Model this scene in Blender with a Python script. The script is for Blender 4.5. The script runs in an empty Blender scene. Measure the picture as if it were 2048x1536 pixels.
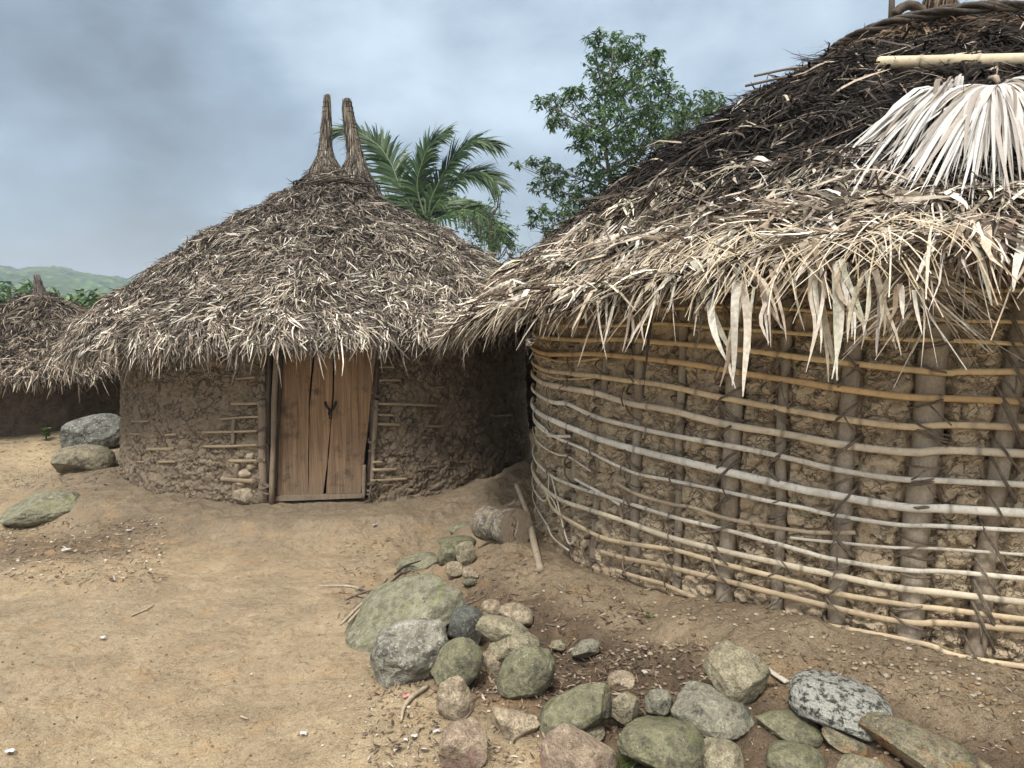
import bpy, math, numpy as np
from mathutils import Vector
R_ = math.radians
scene = bpy.context.scene
COL = scene.collection

# ------------------------------------------------------------------ camera
FPX = 1538.0
PITCH = math.atan(168 / FPX)
CP, SP = math.cos(PITCH), math.sin(PITCH)
EYE = 1.6
cam_d = bpy.data.cameras.new('camera')
cam_d.sensor_width = 36.0
cam_d.lens = FPX / 2048 * 36.0
cam_d.clip_start = 0.05
cam_d.clip_end = 6000
cam = bpy.data.objects.new('camera', cam_d)
cam.location = (0, 0, EYE)
cam.rotation_euler = (math.pi / 2 - PITCH, 0, 0)
COL.objects.link(cam)
scene.camera = cam

# ------------------------------------------------------------------ sky
SUN_EL, SUN_AZ = 56.0, 200.0      # azimuth clockwise from +Y : behind the camera, a little to the left
world = bpy.data.worlds.new('World')
scene.world = world
world.use_nodes = True
wt = world.node_tree
for n in list(wt.nodes): wt.nodes.remove(n)
def wn(t, **k):
    n = wt.nodes.new(t)
    for a, b in k.items(): setattr(n, a, b)
    return n
wo = wn('ShaderNodeOutputWorld'); bg = wn('ShaderNodeBackground')
bg.inputs['Strength'].default_value = 0.115
sky = wn('ShaderNodeTexSky'); sky.sky_type = 'NISHITA'; sky.sun_disc = False
sky.sun_elevation = R_(SUN_EL); sky.sun_rotation = R_(SUN_AZ)
tc = wn('ShaderNodeTexCoord')
mp = wn('ShaderNodeMapping'); mp.inputs['Scale'].default_value = (1.0, 1.0, 1.6)
nz = wn('ShaderNodeTexNoise'); nz.inputs['Scale'].default_value = 1.7; nz.inputs['Detail'].default_value = 5.0
nz.inputs['Roughness'].default_value = 0.5; nz.inputs['Distortion'].default_value = 0.35
wt.links.new(tc.outputs['Generated'], mp.inputs['Vector']); wt.links.new(mp.outputs['Vector'], nz.inputs['Vector'])
def wmath(op, a, b=None, clamp=False):
    m = wn('ShaderNodeMath', operation=op); m.use_clamp = clamp
    for i, v in enumerate((a, b)):
        if v is None: continue
        if isinstance(v, (int, float)): m.inputs[i].default_value = v
        else: wt.links.new(v, m.inputs[i])
    return m.outputs[0]
def wdot(d):
    v = wn('ShaderNodeVectorMath', operation='DOT_PRODUCT')
    wt.links.new(tc.outputs['Generated'], v.inputs[0]); v.inputs[1].default_value = d
    return v.outputs['Value']
def raydir(px, py):
    xn = (px - 1024) / FPX; yn = (768 - py) / FPX
    v = np.array([xn, CP + yn * SP, yn * CP - SP]); return v / np.linalg.norm(v)
def blob(px, py, rad_deg, amt):      # a cloud bank: brighter or darker around a direction of the sky
    c = math.cos(R_(rad_deg))
    x = wmath('DIVIDE', wmath('SUBTRACT', wdot(tuple(raydir(px, py))), c), 1 - c, True)
    return wmath('MULTIPLY', wmath('MULTIPLY', x, x), amt)
nz2 = wn('ShaderNodeTexNoise'); nz2.inputs['Scale'].default_value = 6.0; nz2.inputs['Detail'].default_value = 6.0; nz2.inputs['Roughness'].default_value = 0.55
wt.links.new(mp.outputs['Vector'], nz2.inputs['Vector'])
fac = wmath('ADD', wmath('MULTIPLY', nz.outputs['Fac'], 2.0), wmath('MULTIPLY', nz2.outputs['Fac'], 1.3))
fac = wmath('SUBTRACT', fac, 1.20)
for b in (blob(250, 210, 17, -0.55), blob(60, 380, 9, 0.45), blob(180, 480, 12, -0.08), blob(1500, 60, 26, 0.10), blob(620, 420, 12, 0.10)):
    fac = wmath('ADD', fac, b)
fac = wmath('ADD', fac, 0.0, True)
ramp = wn('ShaderNodeValToRGB'); wt.links.new(fac, ramp.inputs[0])
cr = ramp.color_ramp
cr.elements[0].position = 0.0; cr.elements[0].color = (0.78, 0.96, 1.15, 1)
cr.elements[1].position = 1.0; cr.elements[1].color = (2.75, 3.3, 3.8, 1)
e = cr.elements.new(0.45); e.color = (1.40, 1.80, 2.22, 1)
# overcast brighter high up than over the hills; glow added behind camera fills eaves
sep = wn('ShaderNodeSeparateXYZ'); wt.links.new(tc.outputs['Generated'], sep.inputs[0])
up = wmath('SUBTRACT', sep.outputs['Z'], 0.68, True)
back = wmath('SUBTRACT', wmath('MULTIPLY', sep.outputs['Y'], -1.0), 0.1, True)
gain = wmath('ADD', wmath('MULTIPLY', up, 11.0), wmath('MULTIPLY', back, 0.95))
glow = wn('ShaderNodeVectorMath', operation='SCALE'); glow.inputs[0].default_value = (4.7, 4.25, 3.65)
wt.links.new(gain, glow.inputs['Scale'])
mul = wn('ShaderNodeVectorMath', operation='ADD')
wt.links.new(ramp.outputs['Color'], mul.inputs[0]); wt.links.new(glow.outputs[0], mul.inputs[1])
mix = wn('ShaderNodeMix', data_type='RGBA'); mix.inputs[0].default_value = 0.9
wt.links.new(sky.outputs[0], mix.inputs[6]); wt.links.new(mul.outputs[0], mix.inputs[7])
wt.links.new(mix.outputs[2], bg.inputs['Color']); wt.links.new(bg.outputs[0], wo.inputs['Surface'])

# ------------------------------------------------------------------ sun (veiled)
sd = bpy.data.lights.new('sun', 'SUN'); sd.energy = 1.5; sd.angle = R_(10); sd.color = (1.0, 0.96, 0.90)
so = bpy.data.objects.new('sun', sd); COL.objects.link(so)
az = R_(SUN_AZ); el = R_(SUN_EL)
sv = Vector((math.sin(az) * math.cos(el), math.cos(az) * math.cos(el), math.sin(el)))
so.rotation_euler = sv.to_track_quat('Z', 'Y').to_euler()
scene.view_settings.view_transform = 'Standard'; scene.view_settings.look = 'None'
scene.view_settings.exposure = 1.15; scene.view_settings.gamma = 1.0
scene.cycles.max_bounces = 6; scene.cycles.diffuse_bounces = 3; scene.cycles.volume_bounces = 0
scene.cycles.transparent_max_bounces = 6

# ------------------------------------------------------------------ numpy noise
rng = np.random.default_rng(11)
def _h(ix, iy, iz, seed):
    h = (ix.astype(np.uint32) * np.uint32(374761393) + iy.astype(np.uint32) * np.uint32(668265263)
         + iz.astype(np.uint32) * np.uint32(2147483647) + np.uint32((seed * 974634777 + 12345) & 0xffffffff))
    h = (h ^ (h >> np.uint32(13))) * np.uint32(1274126177)
    h = (h ^ (h >> np.uint32(16))) * np.uint32(2246822519)
    h = h ^ (h >> np.uint32(15))
    return h.astype(np.float64) / 4294967295.0
def vnoise(P, seed=0):
    P = np.asarray(P, float); I = np.floor(P); F = P - I; I = I.astype(np.int64)
    F = F * F * F * (F * (F * 6 - 15) + 10)
    r = 0
    for dx in (0, 1):
        wx = F[..., 0] if dx else 1 - F[..., 0]
        for dy in (0, 1):
            wy = F[..., 1] if dy else 1 - F[..., 1]
            for dz in (0, 1):
                wz = F[..., 2] if dz else 1 - F[..., 2]
                r = r + wx * wy * wz * _h(I[..., 0] + dx, I[..., 1] + dy, I[..., 2] + dz, seed)
    return r * 2 - 1
def fbm(P, o=4, seed=0, g=0.5):
    P = np.asarray(P, float); a = 1.0; s = 0; t = 0
    for k in range(o):
        s = s + a * vnoise(P * (2.03 ** k) + 17.3 * k, seed + k); t += a; a *= g
    return s / t
def worley(P, seed=0):
    P = np.asarray(P, float); I = np.floor(P).astype(np.int64)
    f1 = np.full(P.shape[:-1], 9.0); f2 = f1.copy(); cid = np.zeros_like(f1)
    for dx in (-1, 0, 1):
        for dy in (-1, 0, 1):
            for dz in (-1, 0, 1):
                X = I[..., 0] + dx; Y = I[..., 1] + dy; Z = I[..., 2] + dz
                cx = X + _h(X, Y, Z, seed); cy = Y + _h(X, Y, Z, seed + 1); cz = Z + _h(X, Y, Z, seed + 2)
                d = np.sqrt((P[..., 0] - cx) ** 2 + (P[..., 1] - cy) ** 2 + (P[..., 2] - cz) ** 2)
                n1 = d < f1
                f2 = np.where(n1, f1, np.minimum(f2, d))
                cid = np.where(n1, _h(X, Y, Z, seed + 3), cid)
                f1 = np.where(n1, d, f1)
    return f1, f2, cid
def sstep(a, b, x):
    t = np.clip((x - a) / (b - a), 0, 1); return t * t * (3 - 2 * t)
def P3(x, y, z=0.0):
    x = np.asarray(x, float); return np.stack([x, np.asarray(y, float) + 0 * x, np.asarray(z, float) + 0 * x], -1)

# ------------------------------------------------------------------ mesh helpers
class MB:
    def __init__(s): s.V = []; s.Q = []; s.T = []; s.C = []; s.n = 0; s.hascol = False
    def add(s, V, Q=None, T=None, C=None):
        V = np.asarray(V, float).reshape(-1, 3)
        if Q is not None and len(Q): s.Q.append(np.asarray(Q) + s.n)
        if T is not None and len(T): s.T.append(np.asarray(T) + s.n)
        if C is None: C = np.ones((len(V), 3)) * 0.5
        else:
            C = np.asarray(C, float)
            if C.ndim == 1: C = np.tile(C, (len(V), 1))
            s.hascol = True
        s.V.append(V); s.C.append(C); s.n += len(V)
    def build(s, name, mat, parent=None, smooth=True, origin=None):
        V = np.concatenate(s.V); 
        if parent is not None:
            L = np.array(WLOC[parent.name]); V = V - L; loc = (0, 0, 0)
        else:
            L = np.array(origin if origin is not None else (0, 0, 0)); V = V - L; loc = tuple(L)
        Q = np.concatenate(s.Q) if s.Q else np.zeros((0, 4), int)
        T = np.concatenate(s.T) if s.T else np.zeros((0, 3), int)
        me = bpy.data.meshes.new(name)
        me.vertices.add(len(V)); me.vertices.foreach_set('co', V.astype(np.float32).ravel())
        nl = Q.size + T.size; me.loops.add(nl)
        me.loops.foreach_set('vertex_index', np.concatenate([Q.ravel(), T.ravel()]).astype(np.int32))
        me.polygons.add(len(Q) + len(T))
        st = np.concatenate([np.arange(len(Q)) * 4, len(Q) * 4 + np.arange(len(T)) * 3]).astype(np.int32)
        me.polygons.foreach_set('loop_start', st)
        me.update(calc_edges=True)
        if smooth: me.polygons.foreach_set('use_smooth', np.ones(len(Q) + len(T), bool))
        else: me.polygons.foreach_set('use_smooth', np.zeros(len(Q) + len(T), bool))
        if s.hascol:
            C = np.concatenate(s.C); a = me.color_attributes.new('col', 'FLOAT_COLOR', 'POINT')
            a.data.foreach_set('color', np.concatenate([C, np.ones((len(C), 1))], 1).astype(np.float32).ravel())
        me.materials.append(mat)
        o = bpy.data.objects.new(name, me); COL.objects.link(o)
        o.location = loc
        WLOC[o.name] = tuple(L)
        if parent is not None: o.parent = parent
        return o
WLOC = {}
def tag(o, label=None, cat=None, group=None, kind=None):
    if label: o['label'] = label
    if cat: o['category'] = cat
    if group: o['group'] = group
    if kind: o['kind'] = kind
    return o
def empty(name, loc, label, cat, group=None):
    o = bpy.data.objects.new(name, None); o.location = loc; o.empty_display_size = 0.2
    COL.objects.link(o); WLOC[o.name] = tuple(loc); tag(o, label, cat, group); return o

def frames(pts):
    pts = np.asarray(pts, float); n = len(pts)
    T = np.gradient(pts, axis=0); T /= np.linalg.norm(T, axis=1)[:, None] + 1e-12
    up = np.array([0, 0, 1.0]) if abs(T[0][2]) < 0.9 else np.array([1.0, 0, 0])
    N = np.zeros((n, 3)); a = np.cross(T[0], up); N[0] = a / np.linalg.norm(a)
    for i in range(1, n):
        v = N[i - 1] - T[i] * np.dot(N[i - 1], T[i]); N[i] = v / (np.linalg.norm(v) + 1e-12)
    return T, N, np.cross(T, N)
def tube(mb, pts, rad, k=8, col=None, cap=True, jit=0.0, squash=None):
    pts = np.asarray(pts, float); n = len(pts); rad = np.broadcast_to(np.asarray(rad, float), (n,))
    T, N, B = frames(pts)
    a = np.arange(k) / k * 2 * np.pi
    rr = rad[:, None] * (1 + (rng.uniform(-jit, jit, (n, k)) if jit else 0))
    V = pts[:, None] + N[:, None] * (np.cos(a)[None, :, None] * rr[..., None]) + B[:, None] * (np.sin(a)[None, :, None] * rr[..., None] * (squash or 1.0))
    V = V.reshape(-1, 3)
    i = np.arange(n - 1)[:, None] * k; j = np.arange(k)[None]; j2 = (j + 1) % k
    Q = np.stack([i + j, i + j2, i + k + j2, i + k + j], -1).reshape(-1, 4)
    Tt = None
    if cap:
        V = np.concatenate([V, pts[:1], pts[-1:]]); c0 = n * k; c1 = n * k + 1; jj = np.arange(k); j2 = (jj + 1) % k
        Tt = np.concatenate([np.stack([np.full(k, c0), j2, jj], -1), np.stack([np.full(k, c1), (n - 1) * k + jj, (n - 1) * k + j2], -1)])
    mb.add(V, Q, Tt, col)
def smooth_line(P, m=8):
    """Catmull-Rom through the points, m samples a span"""
    P = np.asarray(P, float)
    if len(P) == 2: return P[0] + (P[1] - P[0]) * np.linspace(0, 1, m + 1)[:, None]
    Q = np.concatenate([[2 * P[0] - P[1]], P, [2 * P[-1] - P[-2]]]); out = []
    t = np.linspace(0, 1, m, endpoint=False)[:, None]
    for i in range(1, len(Q) - 2):
        a, b, c, d = Q[i - 1], Q[i], Q[i + 1], Q[i + 2]
        out.append(0.5 * (2 * b + (c - a) * t + (2 * a - 5 * b + 4 * c - d) * t * t + (3 * b - 3 * c + d - a) * t ** 3))
    return np.concatenate(out + [P[-1:]])
def blades(mb, P0, D, N, L, W, bend, col, seg=3, droop=None, prof=(0.6, 1.0, 0.85, 0.12), curl=0.0, kink=0.0):
    """flat leaf strips: P0 roots, D directions, N face normals, L lengths, W widths, bend gravity droop; all vectorised"""
    n = len(P0); t = np.linspace(0, 1, seg + 1)
    D = D / (np.linalg.norm(D, axis=1)[:, None] + 1e-9)
    S = np.cross(D, N); S /= np.linalg.norm(S, axis=1)[:, None] + 1e-9
    G = np.array([0, 0, -1.0]) if droop is None else droop
    L = np.asarray(L)[:, None, None]; B = np.asarray(bend)[:, None, None] * np.ones((n, 1, 1))
    tt = t[None, :, None]
    C = P0[:, None] + D[:, None] * L * tt + G * (B * L * tt ** 2)
    if np.ndim(curl) or curl:
        cv = np.asarray(curl)[:, None, None] * np.ones((n, 1, 1)) if np.ndim(curl) else curl
        C = C + S[:, None] * (cv * L * tt ** 2)
    if kink:
        C = C + (S[:, None] * rng.normal(0, kink, (n, 1, 1)) + np.cross(S, D)[:, None] * rng.normal(0, kink, (n, 1, 1))) * L * np.sin(np.pi * tt * rng.uniform(.8, 2.2, (n, 1, 1)))
    w = np.interp(t, np.linspace(0, 1, len(prof)), prof)[None, :, None] * np.asarray(W)[:, None, None] * 0.5
    V = np.stack([C - S[:, None] * w, C + S[:, None] * w], 2).reshape(-1, 3)
    m = (seg + 1) * 2
    b = np.arange(n)[:, None] * m + np.arange(seg)[None] * 2
    Q = np.stack([b, b + 1, b + 3, b + 2], -1).reshape(-1, 4)
    mb.add(V, Q, None, np.repeat(col, m, 0))
def unit(v): v = np.asarray(v, float); return v / np.linalg.norm(v, axis=-1, keepdims=True)
def pal(n, cols, w, jit=0.15):
    w = np.asarray(w, float); w = w / w.sum(); i = rng.choice(len(cols), n, p=w)
    return np.clip(np.asarray(cols)[i] * rng.uniform(1 - jit, 1 + jit, (n, 1)) * rng.uniform(0.96, 1.04, (n, 3)), 0, 1)

# ------------------------------------------------------------------ materials
def mat_new(name):
    m = bpy.data.materials.new(name); m.use_nodes = True; nt = m.node_tree
    for n in list(nt.nodes): nt.nodes.remove(n)
    out = nt.nodes.new('ShaderNodeOutputMaterial'); b = nt.nodes.new('ShaderNodeBsdfPrincipled')
    nt.links.new(b.outputs[0], out.inputs['Surface']); return m, nt, b
class NT:
    def __init__(s, nt): s.nt = nt; s.tc = nt.nodes.new('ShaderNodeTexCoord')
    def new(s, t, **k):
        n = s.nt.nodes.new(t)
        for a, b in k.items(): setattr(n, a, b)
        return n
    def link(s, a, b): s.nt.links.new(a, b)
    def put(s, sock, v):
        if hasattr(v, 'is_output'): s.link(v, sock)
        else: sock.default_value = v
    def map(s, scale=(1, 1, 1), rot=(0, 0, 0), src=None):
        m = s.new('ShaderNodeMapping'); m.inputs['Scale'].default_value = scale; m.inputs['Rotation'].default_value = rot
        s.link(src or s.tc.outputs['Object'], m.inputs['Vector']); return m.outputs[0]
    def noise(s, scale, detail=4, rough=0.55, vec=None, dist=0.0):
        n = s.new('ShaderNodeTexNoise'); n.inputs['Scale'].default_value = scale; n.inputs['Detail'].default_value = detail
        n.inputs['Roughness'].default_value = rough; n.inputs['Distortion'].default_value = dist
        s.link(vec or s.tc.outputs['Object'], n.inputs['Vector']); return n.outputs['Fac']
    def voro(s, scale, feature='DISTANCE_TO_EDGE', vec=None):
        n = s.new('ShaderNodeTexVoronoi'); n.feature = feature; n.inputs['Scale'].default_value = scale
        s.link(vec or s.tc.outputs['Object'], n.inputs['Vector']); return n.outputs['Distance']
    def rng(s, v, a, b, c=0.0, d=1.0, smooth=False):
        n = s.new('ShaderNodeMapRange'); n.interpolation_type = 'SMOOTHSTEP' if smooth else 'LINEAR'
        s.put(n.inputs[0], v); n.inputs[1].default_value = a; n.inputs[2].default_value = b
        n.inputs[3].default_value = c; n.inputs[4].default_value = d; return n.outputs[0]
    def math(s, op, a, b=0.0):
        n = s.new('ShaderNodeMath', operation=op); s.put(n.inputs[0], a); s.put(n.inputs[1], b); return n.outputs[0]
    def mix(s, f, a, b, mode='MIX'):
        n = s.new('ShaderNodeMix', data_type='RGBA', blend_type=mode); s.put(n.inputs[0], f)
        for i, v in ((6, a), (7, b)):
            if hasattr(v, 'is_output'): s.link(v, n.inputs[i])
            else: n.inputs[i].default_value = (*v, 1) if len(v) == 3 else v
        return n.outputs[2]
    def attr(s, name='col'):
        n = s.new('ShaderNodeAttribute'); n.attribute_name = name; return n.outputs['Color']
    def grey(s, v):
        n = s.new('ShaderNodeCombineColor')
        for i in range(3): s.link(v, n.inputs[i])
        return n.outputs[0]
    def bump(s, h, dist, strength=1.0, prev=None):
        n = s.new('ShaderNodeBump'); n.inputs['Distance'].default_value = dist; n.inputs['Strength'].default_value = strength
        s.link(h, n.inputs['Height'])
        if prev: s.link(prev, n.inputs['Normal'])
        return n.outputs[0]
    def distort(s, scale, amt):
        n = s.new('ShaderNodeTexNoise'); n.inputs['Scale'].default_value = scale; s.link(s.tc.outputs['Object'], n.inputs['Vector'])
        a = s.new('ShaderNodeVectorMath', operation='MULTIPLY_ADD'); s.link(n.outputs['Color'], a.inputs[0])
        a.inputs[1].default_value = (amt,) * 3; s.link(s.tc.outputs['Object'], a.inputs[2]); return a.outputs[0]

def mat_strip(name, rough=0.75, transl=0.0, bump=True, gain=1.0, spec=0.3):
    m, nt, b = mat_new(name); k = NT(nt)
    c = k.attr(); n = k.noise(60, 3)
    v = k.grey(k.rng(n, 0.3, 0.7, (0.90 if name == 'bleached_palm_leaf' else 0.72) * gain, (1.06 if name == 'bleached_palm_leaf' else 1.2) * gain))
    c = k.mix(1.0, c, v, 'MULTIPLY'); k.link(c, b.inputs['Base Color']); b.inputs['Roughness'].default_value = rough
    b.inputs['Specular IOR Level'].default_value = spec
    if transl:
        t = nt.nodes.new('ShaderNodeBsdfTranslucent'); k.link(c, t.inputs['Color'])
        mx = nt.nodes.new('ShaderNodeMixShader'); mx.inputs[0].default_value = transl
        out = [n for n in nt.nodes if n.type == 'OUTPUT_MATERIAL'][0]
        k.link(b.outputs[0], mx.inputs[1]); k.link(t.outputs[0], mx.inputs[2]); k.link(mx.outputs[0], out.inputs['Surface'])
    return m
M = {}
M['thatch'] = mat_strip('dry_palm_thatch', 0.9, 0.06, spec=0.1)
M['frond_dry'] = mat_strip('dry_palm_leaf', 0.8, 0.10, spec=0.15)
M['fan'] = mat_strip('bleached_palm_leaf', 0.7, 0.08)
M['leaf'] = mat_strip('green_leaf', 0.42, 0.40, spec=0.5)
M['litter'] = mat_strip('dry_litter', 0.8)
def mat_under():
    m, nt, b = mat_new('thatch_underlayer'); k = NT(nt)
    n = k.noise(9, 5); c = k.mix(k.rng(n, 0.3, 0.7), (0.012, 0.010, 0.008), (0.035, 0.028, 0.021))  # shade between the strips is put into this near-black colour
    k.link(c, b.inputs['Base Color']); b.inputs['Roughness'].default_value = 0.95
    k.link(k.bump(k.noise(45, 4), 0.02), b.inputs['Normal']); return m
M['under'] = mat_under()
def mat_mud(name, c1, c2, c3, cs=24, cd=0.006, gain=1.0):
    m, nt, b = mat_new(name); k = NT(nt)
    big = k.noise(1.7, 3); mid = k.noise(11, 5, 0.65); fine = k.noise(130, 3, 0.6)
    c = k.mix(k.rng(big, 0.35, 0.65), c1, c2); c = k.mix(k.rng(mid, 0.42, 0.72), c, c3)
    c = k.mix(1.0, c, k.grey(k.rng(fine, 0.3, 0.7, 0.82, 1.15)), 'MULTIPLY')
    dv = k.map((1, 1, 1.7), src=k.distort(11, 0.16)); vo = k.voro(cs * .8, vec=dv)
    mask = k.rng(k.noise(5, 3), 0.40, 0.52)
    crk = k.rng(vo, 0.0, 0.09, 0, 1, True)
    crk = k.math('ADD', crk, k.math('SUBTRACT', 1.0, mask)); crk = k.math('MINIMUM', crk, 1.0)
    b.inputs['Roughness'].default_value = 0.95; b.inputs['Specular IOR Level'].default_value = 0.15
    k.link(c, b.inputs['Base Color'])
    h = k.bump(crk, cd); h = k.bump(mid, 0.02, 0.9, h); h = k.bump(k.noise(48, 5, 0.7), 0.010, 1.0, h); h = k.bump(fine, 0.0025, 0.8, h)
    k.link(h, b.inputs['Normal']); return m
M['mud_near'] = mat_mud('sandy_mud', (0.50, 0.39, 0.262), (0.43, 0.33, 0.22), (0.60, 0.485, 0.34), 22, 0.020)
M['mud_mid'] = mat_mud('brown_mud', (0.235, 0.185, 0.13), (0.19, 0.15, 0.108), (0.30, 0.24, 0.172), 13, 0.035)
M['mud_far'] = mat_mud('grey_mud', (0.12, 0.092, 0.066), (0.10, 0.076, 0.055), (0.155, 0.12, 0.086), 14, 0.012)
def mat_ground():
    m, nt, b = mat_new('trodden_earth'); k = NT(nt)
    base = k.attr(); n1 = k.noise(3.2, 5, 0.6, dist=0.6); n2 = k.noise(22, 5, 0.65); n3 = k.noise(190, 3, 0.7)
    c = k.mix(1.0, base, k.grey(k.rng(n1, 0.3, 0.7, 0.80, 1.18)), 'MULTIPLY')
    c = k.mix(k.rng(n2, 0.5, 0.78), c, k.mix(1.0, base, (0.62, 0.56, 0.50), 'MULTIPLY'))
    c = k.mix(k.rng(k.noise(5.5, 4), 0.54, 0.74, 0, 0.5), c, (0.46, 0.30, 0.155))
    c = k.mix(1.0, c, k.grey(k.rng(n3, 0.25, 0.75, 0.70, 1.30)), 'MULTIPLY')
    vs = k.voro(75, 'F1'); peb = k.rng(vs, 0.10, 0.16, 1, 0); pm = k.rng(k.noise(2.3, 3), 0.45, 0.6)
    peb = k.math('MULTIPLY', peb, pm)
    c = k.mix(k.math('MULTIPLY', peb, 0.25), c, (0.48, 0.41, 0.31))
    k.link(c, b.inputs['Base Color']); b.inputs['Roughness'].default_value = 0.93; b.inputs['Specular IOR Level'].default_value = 0.2
    cr = k.rng(k.voro(3.6, vec=k.distort(7, 0.22)), 0, 0.012, 0, 1, True)
    h = k.bump(cr, 0.006, 0.7); h = k.bump(k.noise(2.2, 6, .62, vec=k.map((1, 2.2, 1), (0, 0, R_(25))), dist=1.2), 0.10, 0.8, h); h = k.bump(n2, 0.034, 1.0, h); h = k.bump(k.noise(70, 4, 0.7), 0.011, 1.0, h); h = k.bump(n3, 0.004, 1.0, h); h = k.bump(peb, 0.004, 0.7, h)
    k.link(h, b.inputs['Normal']); return m
M['ground'] = mat_ground()
def mat_rock(name, c1, c2, moss=0.3, mosscol=(0.095, 0.11, 0.035), lichen=0.15, dark=0.2, stain=None, fine=1.0):
    m, nt, b = mat_new(name); k = NT(nt)
    n1 = k.noise(7, 6, 0.7); n2 = k.noise(26, 5, 0.75); n3 = k.noise(140, 3, 0.7)
    c = k.mix(k.rng(n1, 0.35, 0.65), tuple(v * 1.1 for v in c1), tuple(v * 1.45 for v in c2))
    c = k.mix(1.0, c, k.grey(k.rng(n2, 0.3, 0.7, 0.5, 1.45)), 'MULTIPLY')
    c = k.mix(k.rng(k.noise(3.5, 5, 0.75, dist=.6), .50, .62, 0, .35 + .4 * dark), c, (.06, .056, .045))
    if stain: c = k.mix(k.rng(k.noise(6.5, 3, dist=0.5), 0.5, 0.62, 0, 0.8), c, stain)
    c = k.mix(k.rng(k.noise(13, 4, 0.7), 0.61 - dark * 0.28, 0.70 - dark * 0.2, 0, 0.8), c, (0.045, 0.043, 0.036))
    c = k.mix(k.rng(k.noise(38, 4, 0.75), 0.68 - lichen * 0.35, 0.74 - lichen * 0.3, 0, 0.75), c, (0.50, 0.50, 0.44))
    g = k.new('ShaderNodeNewGeometry'); sp = k.new('ShaderNodeSeparateXYZ'); k.link(g.outputs['Normal'], sp.inputs[0])
    mm = k.math('ADD', k.math('MULTIPLY', sp.outputs['Z'], 0.14), k.noise(9, 6, 0.78, dist=0.4))
    mm = k.rng(mm, 0.76 - moss * 0.38, 0.90 - moss * 0.32, 0, 0.8)
    c = k.mix(mm, c, k.mix(n2, mosscol, tuple(min(1, v * 2.1) for v in mosscol)))
    c = k.mix(1.0, c, k.grey(k.rng(n3, 0.25, 0.75, 0.62, 1.35)), 'MULTIPLY')
    k.link(c, b.inputs['Base Color']); b.inputs['Roughness'].default_value = 0.85; b.inputs['Specular IOR Level'].default_value = 0.25
    h = k.bump(n2, 0.034 * fine, 1.0); h = k.bump(n3, 0.005 * fine, 0.9, h); h = k.bump(k.noise(60, 4, 0.7), 0.008 * fine, 0.7, h)
    k.link(h, b.inputs['Normal']); return m
def mat_wood(name, c1, c2, c3=None, scale=(30, 30, 2.5), nodes=False, grain=0.004, axis=2, rough=0.75):
    m, nt, b = mat_new(name); k = NT(nt)
    v = k.map(scale); n = k.noise(1.0, 5, 0.65, vec=v, dist=0.3); p = k.noise(3.0, 4, 0.6)
    c = k.mix(k.rng(n, 0.3, 0.7), c1, c2)
    c = k.mix(k.rng(p, 0.5, 0.72, 0, 0.8), c, c3 or tuple(x * 0.5 for x in c1))
    c = k.mix(1.0, c, k.grey(k.rng(k.noise(90, 3), 0.3, 0.7, 0.8, 1.15)), 'MULTIPLY')
    k.link(c, b.inputs['Base Color']); b.inputs['Roughness'].default_value = rough; b.inputs['Specular IOR Level'].default_value = 0.3
    h = k.bump(n, grain); h = k.bump(k.noise(55, 4), 0.003, 0.6, h); k.link(h, b.inputs['Normal']); return m
M['post'] = mat_wood('brown_post', (0.32, 0.255, 0.185), (0.45, 0.385, 0.30), (0.22, 0.155, 0.105), (26, 26, 2.5))
M['pole_dark'] = mat_wood('dark_pole', (0.05, 0.038, 0.028), (0.12, 0.09, 0.065), None, (30, 30, 3))
M['pole'] = mat_wood('weathered_pole', (0.18, 0.135, 0.095), (0.28, 0.22, 0.16), None, (30, 30, 3))
M['vine'] = mat_wood('vine', (0.10, 0.075, 0.054), (0.26, 0.21, 0.16), None, (40, 40, 40), rough=0.7)
M['rope_dark'] = mat_wood('dark_vine', (0.03, 0.023, 0.018), (0.09, 0.07, 0.05), None, (40, 40, 40))
M['stick'] = mat_wood('pale_stick', (0.27, 0.21, 0.15), (0.42, 0.35, 0.26), (0.14, 0.10, 0.07), (40, 40, 8))
M['bark'] = mat_wood('tree_bark', (0.10, 0.085, 0.07), (0.17, 0.15, 0.125), None, (20, 20, 4))
def mat_bamboo(name, c1, c2, c3):
    m, nt, b = mat_new(name); k = NT(nt)
    p = k.noise(5, 4, 0.65); n = k.noise(45, 4, 0.7)
    c = k.mix(1.0, k.attr(), k.grey(k.rng(p, 0.3, 0.7, 0.72, 1.2)), 'MULTIPLY')
    c = k.mix(k.rng(n, 0.52, 0.74, 0, 0.5), c, c2); c = k.mix(k.rng(k.noise(9, 5, .75), .60, .70, 0, .6), c, (.20, .155, .11))
    k.link(c, b.inputs['Base Color']); b.inputs['Roughness'].default_value = 0.55; b.inputs['Specular IOR Level'].default_value = 0.35
    k.link(k.bump(n, 0.002, 0.7), b.inputs['Normal']); return m
M['bamboo'] = mat_bamboo('bamboo', None, (0.17, 0.13, 0.09), None)
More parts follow.
